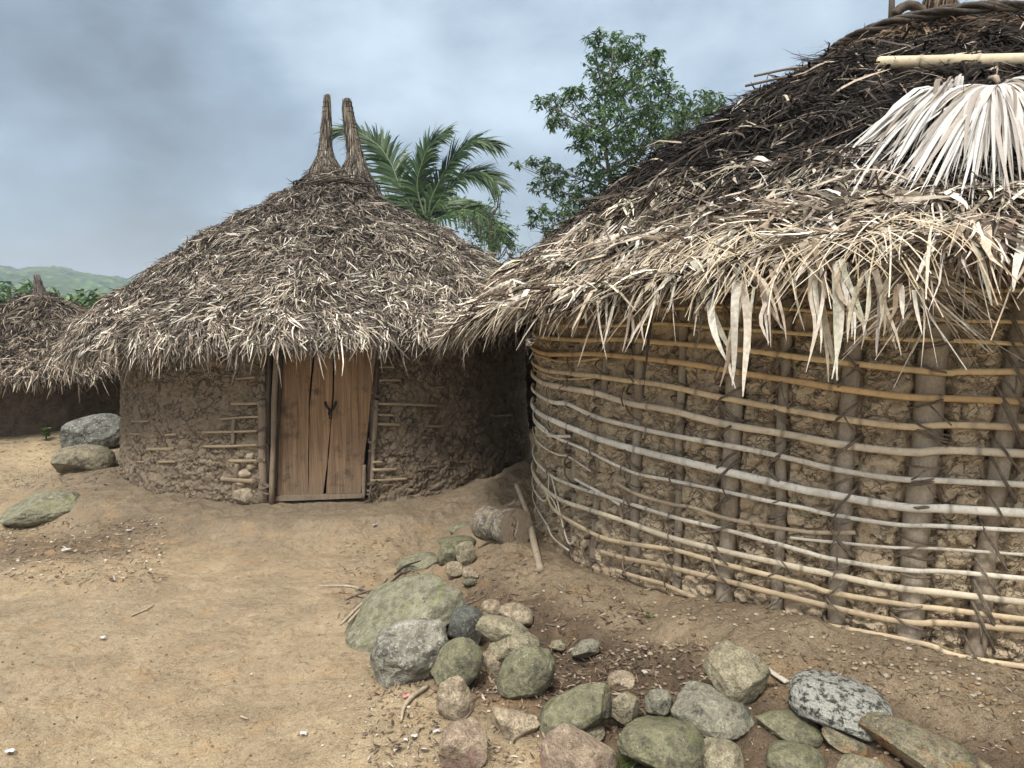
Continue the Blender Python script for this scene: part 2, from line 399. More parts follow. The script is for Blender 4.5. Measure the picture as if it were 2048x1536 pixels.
def mat_door():
    m, nt, b = mat_new('door_board'); k = NT(nt)
    v = k.map((26, 26, 1.1)); n = k.noise(1.0, 6, 0.6, vec=v, dist=0.6); v2 = k.map((90, 90, 3)); f = k.noise(1, 4, 0.6, vec=v2)
    saw = k.map((1, 1, 1), (0, R_(38), 0)); w = k.new('ShaderNodeTexWave'); w.inputs['Scale'].default_value = 9; w.inputs['Distortion'].default_value = 3
    w.bands_direction = 'Z'; w.inputs['Detail'].default_value = 3
    k.link(saw, w.inputs['Vector'])
    sp = k.new('ShaderNodeSeparateXYZ'); k.link(k.tc.outputs['Object'], sp.inputs[0])
    c = k.mix(k.rng(n, 0.3, 0.7), (0.17, 0.102, 0.056), (0.38, 0.245, 0.14))
    # grey mud splash and wear on the lower half of the boards, with a ragged edge
    g = k.math('ADD', sp.outputs['Z'], k.math('MULTIPLY', k.noise(4, 5, 0.7), 0.9))
    c = k.mix(k.rng(g, 0.35, 1.15, 0.75, 0.0), c, (0.185, 0.145, 0.11))
    c = k.mix(k.rng(k.noise(6, 4, 0.7), 0.54, 0.70, 0, 0.75), c, (0.065, 0.048, 0.036))
    c = k.mix(1.0, c, k.grey(k.rng(f, 0.3, 0.7, 0.75, 1.2)), 'MULTIPLY')
    k.link(c, b.inputs['Base Color']); b.inputs['Roughness'].default_value = 0.8; b.inputs['Specular IOR Level'].default_value = 0.25
    h = k.bump(n, 0.018); h = k.bump(f, 0.005, 1, h); h = k.bump(w.outputs['Fac'], 0.0015, 0.3, h); k.link(h, b.inputs['Normal']); return m
M['door'] = mat_door()
def mat_plain(name, c, rough=0.7, metal=0.0):
    m, nt, b = mat_new(name); k = NT(nt)
    k.link(k.mix(k.rng(k.noise(40, 3), 0.3, 0.7), tuple(x * 0.75 for x in c), c), b.inputs['Base Color'])
    b.inputs['Roughness'].default_value = rough; b.inputs['Metallic'].default_value = metal
    k.link(k.bump(k.noise(80, 3), 0.002), b.inputs['Normal']); return m
M['iron'] = mat_plain('rusty_iron', (0.035, 0.028, 0.024), 0.6, 0.6)
M['white'] = mat_plain('white_scrap', (0.52, 0.52, 0.51), 0.6)
M['pink'] = mat_plain('pink_scrap', (0.65, 0.25, 0.28), 0.6)
M['slate'] = mat_plain('slate_scrap', (0.10, 0.13, 0.155), 0.6)
M['bone'] = mat_plain('bleached_wood', (0.62, 0.57, 0.48), 0.7)
M['dark'] = mat_plain('painted_hut_shade', (0.02, 0.017, 0.014), 0.95)  # near-black colour standing in for the shade inside the hut

# ------------------------------------------------------------------ terrain
H1 = np.array([-1.90, 8.18]); H2 = np.array([2.80, 5.30]); H3 = np.array([-6.9, 11.3]); H4 = np.array([1.05, 12.1])
def H(x, y):
    x = np.asarray(x, float); y = np.asarray(y, float)
    d1 = np.hypot(x - H1[0], y - H1[1]); d2 = np.hypot(x - H2[0], y - H2[1]); d3 = np.hypot(x - H3[0], y - H3[1])
    h = -0.15 * sstep(3.2, 6.2, y) - 0.02 * sstep(8, 14, y)
    w = 0.5 + 0.5 * vnoise(P3(x * 1.6, y * 1.6), 5)
    front = np.clip(-(x - H2[0]) / (d2 + 1e-6), -1, 1)                  # 1 on the left side of the near hut
    top = 0.21 - 0.11 * sstep(0.55, 1.0, front)
    h = h + (top - h * 0.9) * (1 - sstep(2.82, 3.72 - 0.2 * w, d2)) * 1.0
    h = h - 0.04 * np.exp(-((d1 - 2.9 - .15 * w) / .16) ** 2) * sstep(-.3, .4, vnoise(P3(x * 1.1, y * 1.1), 15))
    h = h - 0.05 * sstep(2.68 + .12 * w, 2.86 + .14 * w, d1) * (1 - sstep(3.3, 4.4, d1)) * (1 - sstep(8.0, 9.0, y))
    h = h + 0.10 * (1 - sstep(2.48 + .1 * w, 2.66 + 0.25 * w, d1))
    h = h + 0.04 * (1 - sstep(2.2, 2.7, d3))
    h = h + 0.03 * vnoise(P3(x * 0.9, y * 0.9), 9) * sstep(0.5, 3, np.hypot(x, y))
    far = np.hypot(x, y); h = h + 0.5 * vnoise(P3(x / 25, y / 25), 3) * sstep(18, 45, far)
    # worn hump in the path, foreground left
    h = h + (0.085 + .05 * vnoise(P3(x * 5, y * 5), 25)) * np.exp(-(((x + 2.35) / 0.50) ** 2 + ((y - 4.45) / 0.24) ** 2))
    return h
def Hfine(x, y):
    P = P3(x, y); d2 = np.hypot(x - H2[0], y - H2[1]); near = 1 - sstep(14, 22, np.hypot(x, y))
    mound = (1 - sstep(3.3, 4.1, d2)) * sstep(2.6, 2.8, d2)
    n = 0.026 * fbm(P * 2.6, 3, 21) + 0.013 * fbm(P * 9, 4, 31) + 0.005 * fbm(P * 36, 2, 41)
    rid = 1 - np.abs(fbm(P * np.array([3.0, 4.2, 1]), 3, 51)) * 2.4
    n = n + mound * (0.078 * fbm(P * 3.4, 4, 61) + 0.018 * fbm(P * 16, 3, 71)) + 0.022 * np.clip(rid, 0, 1) * sstep(-0.2, 0.4, vnoise(P * 0.7, 81))
    return n * near
def ray(px, py):
    xn = (px - 1024) / FPX; yn = (768 - py) / FPX
    return np.array([xn, CP + yn * SP, yn * CP - SP])
O3 = np.array([0, 0, EYE])
def at_ground(px, py, dz=0.0, fine=True):
    d = ray(px, py); t = np.arange(1.0, 60, 0.004)
    P = O3 + d * t[:, None]; g = H(P[:, 0], P[:, 1]) + (Hfine(P[:, 0], P[:, 1]) if fine else 0) + dz
    i = np.argmax(P[:, 2] < g); return P[i]
def at_y(px, py, Y): d = ray(px, py); return O3 + d * (Y / d[1])
def at_cyl(px, py, C, R):
    d = ray(px, py); a = d[0] ** 2 + d[1] ** 2; b = -2 * (d[0] * C[0] + d[1] * C[1]); c = C[0] ** 2 + C[1] ** 2 - R * R
    q = b * b - 4 * a * c
    if q <= 0:
        t = -b / (2 * a); p = O3 + d * t; v = p[:2] - C; v = v / np.linalg.norm(v) * R
        return np.array([C[0] + v[0], C[1] + v[1], p[2]])
    t = (-b - math.sqrt(q)) / (2 * a); return O3 + d * t

def build_ground():
    na, nb = 760, 90
    A = np.concatenate([np.linspace(-38, 38, na), np.linspace(38, 322, nb)[1:-1]]) * math.pi / 180
    rr = np.concatenate([[0.02, 0.3, 0.7, 1.0], np.geomspace(1.3, 13, 720), np.geomspace(13, 1900, 110)[1:]])
    RR, AA = np.meshgrid(rr, A, indexing='ij'); X = RR * np.sin(AA); Y = RR * np.cos(AA)
    Z = H(X, Y) + Hfine(X, Y)
    n, m = X.shape; V = np.stack([X, Y, Z], -1).reshape(-1, 3)
    i = np.arange(n - 1)[:, None] * m; j = np.arange(m)[None]; j2 = (j + 1) % m
    Q = np.stack([i + j, i + m + j, i + m + j2, i + j2], -1).reshape(-1, 4)
    x = X.ravel(); y = Y.ravel(); P = P3(x, y)
    d2 = np.hypot(x - H2[0], y - H2[1]); d1 = np.hypot(x - H1[0], y - H1[1])
    sand = np.array([0.41, 0.323, 0.207]); brown = np.array([0.325, 0.25, 0.166]); dark = np.array([0.125, 0.088, 0.060]); grn = np.array([0.10, 0.12, 0.04]); grey = np.array([0.33, 0.264, 0.185])
    c = np.tile(sand, (len(x), 1))
    def mixc(c, k, f): f = np.clip(f, 0, 1)[:, None]; return c * (1 - f) + k * f
    c = mixc(c, grey, sstep(-0.3, 0.5, fbm(P * 0.8, 3, 91)) * 0.7); c = mixc(c, brown, sstep(-0.05, 0.5, fbm(P * 2.3, 4, 95)) * 0.3)
    c = mixc(c, brown, (1 - sstep(3.3, 3.75, d2 + 0.25 * fbm(P * 2, 2, 5))) * 0.85)
    c = mixc(c, grey * 0.85, (1 - sstep(2.6, 3.0, d1)) * 0.8)
    # dark rubbly soil among the stones, their shadows painted in too, and by the mossy boulder on the left
    rocks = (1 - sstep(0.22, 0.42, np.abs(d2 - 3.42) + 0.14 * fbm(P * 3, 3, 8))) * sstep(1.0, 2.2, y) * (1 - sstep(3.6, 4.6, y))
    c = mixc(c, dark, rocks * 0.88)
    l = np.exp(-(((x + 3.35) / 0.95) ** 2 + ((y - 5.35) / 0.50) ** 2) ** 1.5); c = mixc(c, dark * 0.9, l * (0.7 + 0.3 * fbm(P * 4, 3, 2)))
    gz = sstep(16, 30, y + 0 * x) ; gz = np.maximum(gz, sstep(16, 30, np.hypot(x, y))); c = mixc(c, grn, gz)
    gp = sstep(0.15, 0.5, fbm(P * 1.1, 3, 44)) * sstep(8.6, 9.4, y) * 0.35 ; c = mixc(c, np.array([0.13, 0.14, 0.06]), gp)
    mb = MB(); mb.add(V, Q, None, c)
    g = mb.build('ground', M['ground']); tag(g, kind='structure'); return g
build_ground()

# ------------------------------------------------------------------ huts: roofs
class Roof:
    def __init__(s, C, rz, tilt=(0, 0), lump=0.05, seed=1):
        s.C = np.array(C); s.r = np.array([a for a, b in rz]); s.z = np.array([b for a, b in rz]); s.tilt = tilt; s.re = s.r[-1]; s.lump = lump; s.seed = seed
    def zz(s, x, y):
        dx = np.asarray(x, float) - s.C[0]; dy = np.asarray(y, float) - s.C[1]; r = np.hypot(dx, dy)
        z = np.interp(r, s.r, s.z)
        z = z + (dx * s.tilt[0] + dy * s.tilt[1]) * (r / s.re)
        if getattr(s, 'dip', False): z = z - .30 * np.clip((-dx / np.maximum(r, .1) - .5) / .5, 0, 1) ** 1.2 * (r / s.re) ** 4
        P = P3(dx * 2.2, dy * 2.2); f = sstep(0.05, 0.6, r)
        return z + s.lump * f * (fbm(P, 3, s.seed)) + s.lump * 0.25 * f * np.sin(r * 16 + 2 * vnoise(P * 0.8, s.seed + 4))
    def normal(s, x, y):
        e = 0.03; gx = (s.zz(x + e, y) - s.zz(x - e, y)) / (2 * e); gy = (s.zz(x, y + e) - s.zz(x, y - e)) / (2 * e)
        n = np.stack([-gx, -gy, np.ones_like(gx)], -1); return unit(n)
    def hit(s, px, py, dz=0.0):
        d = ray(px, py); t = np.arange(1.0, 16, 0.003); P = O3 + d * t[:, None]
        r = np.hypot(P[:, 0] - s.C[0], P[:, 1] - s.C[1]); m = (r < s.re + 0.02) & (P[:, 2] < s.zz(P[:, 0], P[:, 1]) + dz) & (P[:, 2] > s.z[-1] - 1.0)
        if not m.any(): return None
        return P[np.argmax(m)]
    def base(s, name, parent, thick=0.16, nphi=300, nr=60):
        """solid underlayer: top skin, rim and underside in one mesh"""
        rr = np.linspace(0.0, s.re - 0.05, nr); ph = np.linspace(0, 2 * np.pi, nphi, endpoint=False)
        RR, PH = np.meshgrid(rr, ph, indexing='ij'); X = s.C[0] + RR * np.cos(PH); Y = s.C[1] + RR * np.sin(PH)
        Z = s.zz(X, Y) - 0.03
        n, m = X.shape; V = np.stack([X, Y, Z], -1).reshape(-1, 3); V2 = np.stack([X, Y, Z - thick + (thick - .03) * (RR / s.re) ** 3], -1).reshape(-1, 3)
        i = np.arange(n - 1)[:, None] * m; j = np.arange(m)[None]; j2 = (j + 1) % m
        Q = np.stack([i + j, i + m + j, i + m + j2, i + j2], -1).reshape(-1, 4)
        Q2 = Q[:, ::-1] + n * m; e = (n - 1) * m + np.arange(m); e2 = (n - 1) * m + (np.arange(m) + 1) % m
        Q3 = np.stack([e, e + n * m, e2 + n * m, e2], -1)
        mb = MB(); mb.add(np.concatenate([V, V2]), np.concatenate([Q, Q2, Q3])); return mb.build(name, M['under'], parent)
def thatch(roof, mb, n, colfn, L=(0.14, 0.30), W=(0.006, 0.016), rmin=0.15, yaw=0.45, swirl=0.8, lift=(0.02, 0.30), facing=None, fringe=0, fl=(0.10, 0.26), back=0.22):
    cam2 = -roof.C / np.linalg.norm(roof.C)
    def sample(n, r0, r1, dens=1.0):
        m = int(n * 1.6); r = np.sqrt(rng.uniform(r0 ** 2, r1 ** 2, m)); ph = rng.uniform(0, 2 * np.pi, m)
        u = np.stack([np.cos(ph), np.sin(ph)], -1); f = u @ cam2
        keep = rng.uniform(0, 1, m) < np.where(f > -0.25, 1.0, back); return r[keep][:n], ph[keep][:n]
    r, ph = sample(n, rmin, roof.re)
    def lay(r, ph, L, W, lift, yaw, extra_bend, kind):
        k = len(r); ur = np.stack([np.cos(ph), np.sin(ph)], -1); x = roof.C[0] + r * ur[:, 0]; y = roof.C[1] + r * ur[:, 1]
        z = roof.zz(x, y); N = roof.normal(x, y)
        down = np.stack([ur[:, 0], ur[:, 1], np.zeros(k)], -1); down = down - N * np.sum(down * N, 1)[:, None]; down = unit(down)
        side = np.cross(N, down)
        sw = swirl * vnoise(P3(x * 3.1, y * 3.1), 77) + 0.5 * swirl * vnoise(P3(x * 8, y * 8), 78)
        a = sw + rng.normal(0, yaw, k)
        d = down * np.cos(a)[:, None] + side * np.sin(a)[:, None] + N * rng.uniform(*lift, k)[:, None]
        cl = vnoise(P3(x * 11, y * 11), 71) + .6 * vnoise(P3(x * 23, y * 23), 72)
        P0 = np.stack([x, y, z], -1) + N * (rng.uniform(-0.035, 0.015, k) + .030 * cl)[:, None]
        Ln = rng.uniform(*L, k) * (0.6 + 0.8 * rng.uniform(0, 1, k) ** 2); Wd = rng.uniform(*W, k)
        NN = unit(N + rng.normal(0, 0.45, (k, 3)))
        blades(mb, P0, d, NN, Ln, Wd, rng.uniform(0.05, 0.35, k) + extra_bend, np.clip(colfn(x, y, r, ph, k, kind) * np.clip(1 + .55 * cl, .25, 1.9)[:, None], 0, 1), seg=4, prof=(.6, 1, .95, .7, .15), curl=rng.normal(0, 0.28, k), kink=.06)  # lower clumps get darker colour, painting shade into the thatch gaps
    lay(r, ph, L, W, lift, yaw, 0.0, 0)
    if fringe:
        m = int(fringe); ph = rng.uniform(0, 2 * np.pi, m); u = np.stack([np.cos(ph), np.sin(ph)], -1); keep = (u @ cam2 > -0.3) | (rng.uniform(0, 1, m) < back); ph = ph[keep]
        cl = 0.5 + 0.5 * vnoise(P3(np.cos(ph) * 14, np.sin(ph) * 14), 33)
        r = roof.re - 0.01 - rng.uniform(0, 0.22, len(ph)) ** 1.0
        i = rng.uniform(0, 1, len(ph)) < 0.35 + 0.65 * cl; r = r[i]; ph = ph[i]
        lay(r, ph, fl, (W[0], W[1] * 1.25), (-0.10, 0.10), yaw * 0.55, 0.55, 1)
def lerp(a, b, t): t = np.asarray(t)[:, None]; return np.asarray(a) * (1 - t) + np.asarray(b) * t
def mud_wall(name, parent, C, R, ph0, ph1, z0, z1, mat, res, cell, dome, seed, closed=False, ret=0.0, posts=None, flare=0.0, rough=1.0, ew=.10):
    n = max(8, int(abs(ph1 - ph0) * R / res)); m = max(6, int((z1 - z0) / res))
    ph = np.linspace(ph0, ph1, n, endpoint=not closed); zz = np.linspace(z0, z1, m)
    PH, Z = np.meshgrid(ph, zz, indexing='ij'); Rb = R + flare * (1 - sstep(z0, z0 + 1.2, Z))
    X = Rb * np.cos(PH); Y = Rb * np.sin(PH); P = np.stack([X, Y, Z], -1)
    Pd = P + 0.075 * np.stack([vnoise(P * 9, seed + 60), vnoise(P * 9, seed + 61), vnoise(P * 9, seed + 62)], -1) * rough
    f1, f2, cid = worley(Pd / np.array([cell[0], cell[0], cell[1]]), seed)
    e = f2 - f1; disp = dome * (sstep(0.0, ew, e) * 0.75 + 0.25 * sstep(0, 0.6, e)) + dome * 0.55 * (cid - 0.5)
    g1, g2, _ = worley(Pd / np.array([cell[0] * 0.42, cell[0] * 0.42, cell[1] * 0.42]), seed + 9)
    disp = disp - dome * 0.25 * (1 - sstep(0.0, 0.12, g2 - g1)) * sstep(-0.2, 0.3, vnoise(P * 5, seed + 3))
    disp = disp + 0.020 * rough * fbm(P * 4, 3, seed + 20) + 0.022 * rough * fbm(P * np.array([11, 11, 19]), 4, seed + 30, .6) - 0.012 * rough * sstep(.55, .95, 1 - 2.6 * np.abs(fbm(P * np.array([5, 5, 12]), 3, seed + 33))) + 0.004 * fbm(P * 50, 2, seed + 40)
    if posts is not None:
        for (pa, pz0, pb, pz1, pr) in posts:
            pc = pa + (pb - pa) * (Z - pz0) / (pz1 - pz0); dd = np.abs(PH - pc) * R
            disp = disp - 0.045 * (1 - sstep(pr + 0.004, pr + 0.022, dd))
    Rr = Rb + disp
    X = C[0] + Rr * np.cos(PH); Y = C[1] + Rr * np.sin(PH)
    V = np.stack([X, Y, Z], -1)
    if ret:
        a = V[:1].copy(); b = V[-1:].copy(); out = []
        for s_, p_ in ((a, ph0), (b, ph1)):
            q = s_.copy(); q[..., 0] = C[0] + (R - ret) * math.cos(p_); q[..., 1] = C[1] + (R - ret) * math.sin(p_); out.append(q)
        V = np.concatenate([out[0], V, out[1]])
    nn, mm = V.shape[:2]; V = V.reshape(-1, 3)
    i = np.arange(nn if closed else nn - 1)[:, None]; j = np.arange(mm - 1)[None]; i2 = (i + 1) % nn
    Q = np.stack([i * mm + j, i2 * mm + j, i2 * mm + j + 1, i * mm + j + 1], -1).reshape(-1, 4)
    mb = MB(); mb.add(V, Q); return mb

# ------------------------------------------------------------------ middle hut
hut1 = empty('mud_hut', (H1[0], H1[1], float(H(H1[0], H1[1]))), 'brown mud hut with a double plank door and two tall straw horns on its roof', 'hut', 'round thatched mud huts')
roof1 = Roof(H1, [(0, 2.98), (.14, 2.95), (.28, 2.81), (.42, 2.68), (.62, 2.56), (.85, 2.44), (1.25, 2.23), (1.7, 1.94), (2.1, 1.65), (2.32, 1.49), (2.43, 1.38), (2.50, 1.28)], (0.044, 0.0), 0.055, 3)
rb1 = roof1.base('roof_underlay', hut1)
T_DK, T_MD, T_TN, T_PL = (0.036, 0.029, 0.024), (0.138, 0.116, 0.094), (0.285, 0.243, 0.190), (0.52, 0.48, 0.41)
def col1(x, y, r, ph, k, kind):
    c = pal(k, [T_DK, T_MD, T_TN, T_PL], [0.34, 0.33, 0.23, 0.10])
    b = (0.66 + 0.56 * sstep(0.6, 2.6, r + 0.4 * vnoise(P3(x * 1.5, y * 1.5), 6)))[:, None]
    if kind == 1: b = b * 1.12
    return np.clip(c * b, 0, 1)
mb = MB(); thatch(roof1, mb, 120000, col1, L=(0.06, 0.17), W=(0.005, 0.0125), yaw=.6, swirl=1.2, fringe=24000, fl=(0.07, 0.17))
# shaggy neck below the horns
def horn(mb, pts, rad, n, cols):
    pts = np.asarray(pts, float); rad = np.asarray(rad, float); t = rng.uniform(0, 1, n) ** 1.7; s = np.linspace(0, 1, len(pts))
    c = np.stack([np.interp(t, s, pts[:, i]) for i in range(3)], -1); rr = np.interp(t, s, rad)
    ph = rng.uniform(0, 2 * np.pi, n); u = np.stack([np.cos(ph), np.sin(ph), 0 * ph], -1)
    ax = unit(pts[0] - pts[-1]); d = ax + u * rng.uniform(0.0, 0.32, n)[:, None] * (1.05 - t)[:, None] + rng.normal(0, 1, (n, 3)) * (.05 + .28 * np.clip(.5 - t, 0, 1))[:, None]
    blades(mb, c + u * (rr[:, None] + .012), d, unit(u + rng.normal(0, .25, (n, 3))), rng.uniform(0.08, 0.18, n), rng.uniform(0.004, 0.009, n), rng.uniform(0, .1, n), pal(n, cols, [.32, .36, .24, .08]))
c1x, c1y = H1
hornA = [(c1x - .01, c1y, 2.72), (c1x - .03, c1y, 2.96), (c1x - .035, c1y, 3.10), (c1x - .03, c1y, 3.26), (c1x - .012, c1y, 3.5), (c1x + .0, c1y, 3.70)]
hornB = [(c1x + .20, c1y, 2.72), (c1x + .26, c1y, 2.94), (c1x + .285, c1y, 3.08), (c1x + .265, c1y, 3.24), (c1x + .225, c1y, 3.48), (c1x + .20, c1y, 3.66)]
rA = [.36, .15, .070, .044, .032, .020]; rB = [.32, .14, .070, .052, .042, .032]
mb.build('thatch', M['thatch'], hut1)
for hp, hr in ((hornA, rA), (hornB, rB)):
    m2 = MB(); tube(m2, smooth_line(hp, 6), np.interp(np.linspace(0, 1, 31), np.linspace(0, 1, 6), np.array(hr) * .82), 14, np.array([.06, .048, .038]), jit=0.06)
    horn(m2, hp, hr, 6500, [T_DK, T_MD, T_TN, T_PL]); ho = m2.build('roof_horn', M['thatch'], hut1)
    for zz_ in (3.10, 3.13, 3.24, 3.36, 3.40, 3.52, 3.57, 3.62):
        hpA = np.array(hp); c = np.array([np.interp(zz_, hpA[:, 2], hpA[:, i]) for i in range(3)]); c[2] = zz_; r0 = np.interp(zz_, hpA[:, 2], hr) + 0.012
        m3 = MB(); a = np.linspace(0, 2 * np.pi, 22); tl = rng.uniform(-.25, .25)
        tube(m3, np.stack([c[0] + r0 * np.cos(a), c[1] + r0 * np.sin(a), c[2] + r0 * tl * np.cos(a + rng.uniform(0, 6))], -1), 0.005, 5, cap=False)
        m3.build('binding', M['rope_dark'], ho)
m3 = MB()
for k in range(9):   # twisted vines round the neck
    a = np.linspace(0, 2 * np.pi, 70); r0 = 0.41 + rng.uniform(-.03, .03); z0 = 2.74 + rng.uniform(-.03, .05)
    x = c1x + r0 * np.cos(a) + .08; y = c1y + r0 * np.sin(a)
    tube(m3, np.stack([x, y, z0 + 0.02 * np.sin(a * 5 + k * 1.7) + .012 * rng.normal(size=70).cumsum() * .12 + 0.02], -1), 0.007, 5, cap=False)
m3.build('vine_band', M['rope_dark'], hut1)

# wall, with the doorway left open
def phi_of(C, p): return math.atan2(p[1] - C[1], p[0] - C[0])
R1 = 2.02
pl = phi_of(H1, at_cyl(536, 900, H1, R1)); pr_ = phi_of(H1, at_cyl(742, 900, H1, R1))
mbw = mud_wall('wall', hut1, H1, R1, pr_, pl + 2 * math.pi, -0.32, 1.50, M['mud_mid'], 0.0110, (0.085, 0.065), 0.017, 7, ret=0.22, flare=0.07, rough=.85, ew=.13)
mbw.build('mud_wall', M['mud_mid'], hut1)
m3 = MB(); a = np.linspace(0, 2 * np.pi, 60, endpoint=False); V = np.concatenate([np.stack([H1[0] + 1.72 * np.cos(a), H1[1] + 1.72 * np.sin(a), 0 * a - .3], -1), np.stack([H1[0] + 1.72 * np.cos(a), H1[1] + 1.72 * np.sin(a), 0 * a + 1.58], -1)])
i = np.arange(60); m3.add(V, np.stack([i, i + 60, (i + 1) % 60 + 60, (i + 1) % 60], -1)); m3.build('inner_wall', M['dark'], hut1)  # inner face coloured near black to paint the unlit interior
# door plane
pm = at_cyl(640, 900, H1, R1 - 0.03); nrm = unit(np.array([pm[0] - H1[0], pm[1] - H1[1]])); 
def on_door(px, py, off=0.0):
    d = ray(px, py); q = pm[:2] + nrm * off; t = np.dot(q, nrm) / np.dot(d[:2], nrm); return O3 + d * t
def board(name, L, Rr, parent, mat, th=0.03, off=0.0, n=14, m=6):
    """board whose left and right edges are pixel polylines (top to bottom)"""
    def samp(E, t):
        E = np.array(E, float); s = np.linspace(0, 1, len(E)); return np.interp(t, s, E[:, 0]), np.interp(t, s, E[:, 1])
    F = np.zeros((n, m, 3)); nn3 = np.array([nrm[0], nrm[1], 0])
    for i in range(n):
        t = i / (n - 1); lx, ly = samp(L, t); rx, ry = samp(Rr, t); jl, jr = (rng.uniform(-.7, .7), rng.uniform(-.7, .7)) if name != 'threshold' else (0, 0)
        for j in range(m):
            u = j / (m - 1); F[i, j] = on_door(lx + jl + (rx + jr - lx - jl) * u, ly + (ry - ly) * u, off)
    Bk = F - nn3 * th; mb = MB(); V = np.concatenate([F.reshape(-1, 3), Bk.reshape(-1, 3)]); K = n * m
    i = np.arange(n - 1)[:, None] * m; j = np.arange(m - 1)[None]; q = np.stack([i + j, i + m + j, i + m + j + 1, i + j + 1], -1).reshape(-1, 4)
    ring = [j for j in range(m)] + [i * m + m - 1 for i in range(1, n)] + [(n - 1) * m + j for j in range(m - 2, -1, -1)] + [i * m for i in range(n - 2, 0, -1)]
    ring = np.array(ring); r2 = np.roll(ring, -1); mb.add(V, np.concatenate([q, q[:, ::-1] + K, np.stack([ring, r2, r2 + K, ring + K], -1)]))
    o = mb.build(name, mat, parent, smooth=False)
    return o
doorL = board('door_leaf', [(571, 640), (568, 707), (558, 850), (551, 991)], [(628, 640), (625, 707), (618, 802), (617, 850), (616, 990)], hut1, M['door'])
board('plank', [(631, 640), (629.5, 707), (620.5, 802), (618, 850), (616.8, 990)], [(672, 640), (667, 707), (663.5, 809), (654.5, 921), (646.5, 989)], doorL, M['door'], off=0.004)
doorR = board('door_leaf', [(675, 640), (672, 707), (666, 809), (657, 921), (652, 988)], [(758, 640), (752, 707), (740, 812), (721, 986)], hut1, M['door'], off=0.008)
tag(doorR, 'right door leaf, one wide board')
board('threshold', [(547, 993), (549, 1003)], [(724, 988), (724, 996)], hut1, M['pole'], th=0.06, off=0.03, n=3, m=12)
board('doorway_shadow', [(540, 640), (536, 1000)], [(768, 640), (730, 996)], hut1, M['dark'], th=0.02, off=-0.10, n=4, m=4).name = 'doorway_shade_sheet'  # dark sheet added behind the leaves, standing in for the doorway's shade
# chain and padlock
m3 = MB(); 
def dp(px, py, off): return on_door(px, py, off)
pts = smooth_line([dp(651, 806, .03), dp(653, 812, .045), dp(658, 818, .05), dp(662, 820, .05), dp(667, 816, .05), dp(671, 808, .04), dp(672, 803, .03)], 6)
for i in range(0, len(pts) - 1, 2):
    p = pts[i]; a = np.linspace(0, 2 * np.pi, 12); tdir = unit(pts[min(i + 2, len(pts) - 1)] - p + 1e-6); oth = np.array([nrm[0], nrm[1], 0]) if (i // 2) % 2 else np.cross(tdir, [nrm[0], nrm[1], 0])
    tube(m3, p + tdir * (np.cos(a) * 0.013)[:, None] + unit(oth) * (np.sin(a) * 0.008)[:, None], 0.0032, 5, cap=False)
m3.build('chain', M['iron'], doorR)
m3 = MB(); c = dp(660, 827, .055); rt = np.array([-nrm[1], nrm[0], 0]); upv = np.array([0, 0, 1.0]); fw = np.array([nrm[0], nrm[1], 0])
w_, h_, t_ = .017, .016, .009
V = [c + rt * a * w_ * s + upv * b * h_ * s2 + fw * d * t_ for d in (-1, 1) for (a, b, s, s2) in ((-1, -1, .8, 1), (1, -1, .8, 1), (1, .0, 1, 1), (1, 1, .85, 1), (-1, 1, .85, 1), (-1, 0, 1, 1))]
Q = [[i, (i + 1) % 6, (i + 1) % 6 + 6, i + 6] for i in range(6)] + [[0, 1, 2, 5], [5, 2, 3, 4], [6, 11, 8, 7], [11, 10, 9, 8]]
m3.add(np.array(V), Q); a = np.linspace(0, np.pi, 10); tube(m3, c + rt * (np.cos(a) * .011)[:, None] + upv * (h_ + np.sin(a) * .018)[:, None], .003, 6)
tube(m3, np.array([dp(659, 832, .05), dp(660, 838, .05)]), .006, 6)
m3.build('padlock', M['iron'], doorR)
# door posts
def cylpole(mb, a, b, wpx, C, R, n=10, bend=0.4, k=9, jit=.05):
    A = at_cyl(*a, C, R); B = at_cyl(*b, C, R); P = A + (B - A) * np.linspace(0, 1, n)[:, None]
    P = P + 0.004 * np.stack([vnoise(P3(P[:, 2] * 5, a[0] + 0 * P[:, 2]), 3), vnoise(P3(P[:, 2] * 5, a[0] + 0 * P[:, 2]), 4), 0 * P[:, 2]], -1)
    rad = wpx / 2 * np.linalg.norm(A[:2]) / FPX; tube(mb, P, rad * (1 + .08 * vnoise(P3(P[:, 2] * 7, P[:, 0]), 8)), k, jit=jit)
for (nm, a, b, w, dr, mt) in (('door_post', (554, 640), (543, 1010), 11, .05, 'pole'), ('door_post', (566, 640), (549, 1000), 9, .0, 'pole_dark'),
                              ('door_post', (540, 640), (534, 1000), 9, .01, 'pole_dark'), ('stake', (524, 800), (526, 1010), 17, .03, 'pole'),
                              ('stake', (475, 925), (467, 1004), 12, .03, 'pole'), ('stake', (468, 838), (465, 890), 8, .03, 'pole'),
                              ('door_post', (762, 640), (735, 990), 9, .01, 'pole_dark'), ('stake', (753, 800), (742, 992), 9, .035, 'pole'), ('stake', (728, 930), (727, 996), 8, .05, 'pole')):
    m3 = MB(); cylpole(m3, a, b, w, H1, R1 + dr + .02); m3.build(nm, M[mt], hut1)
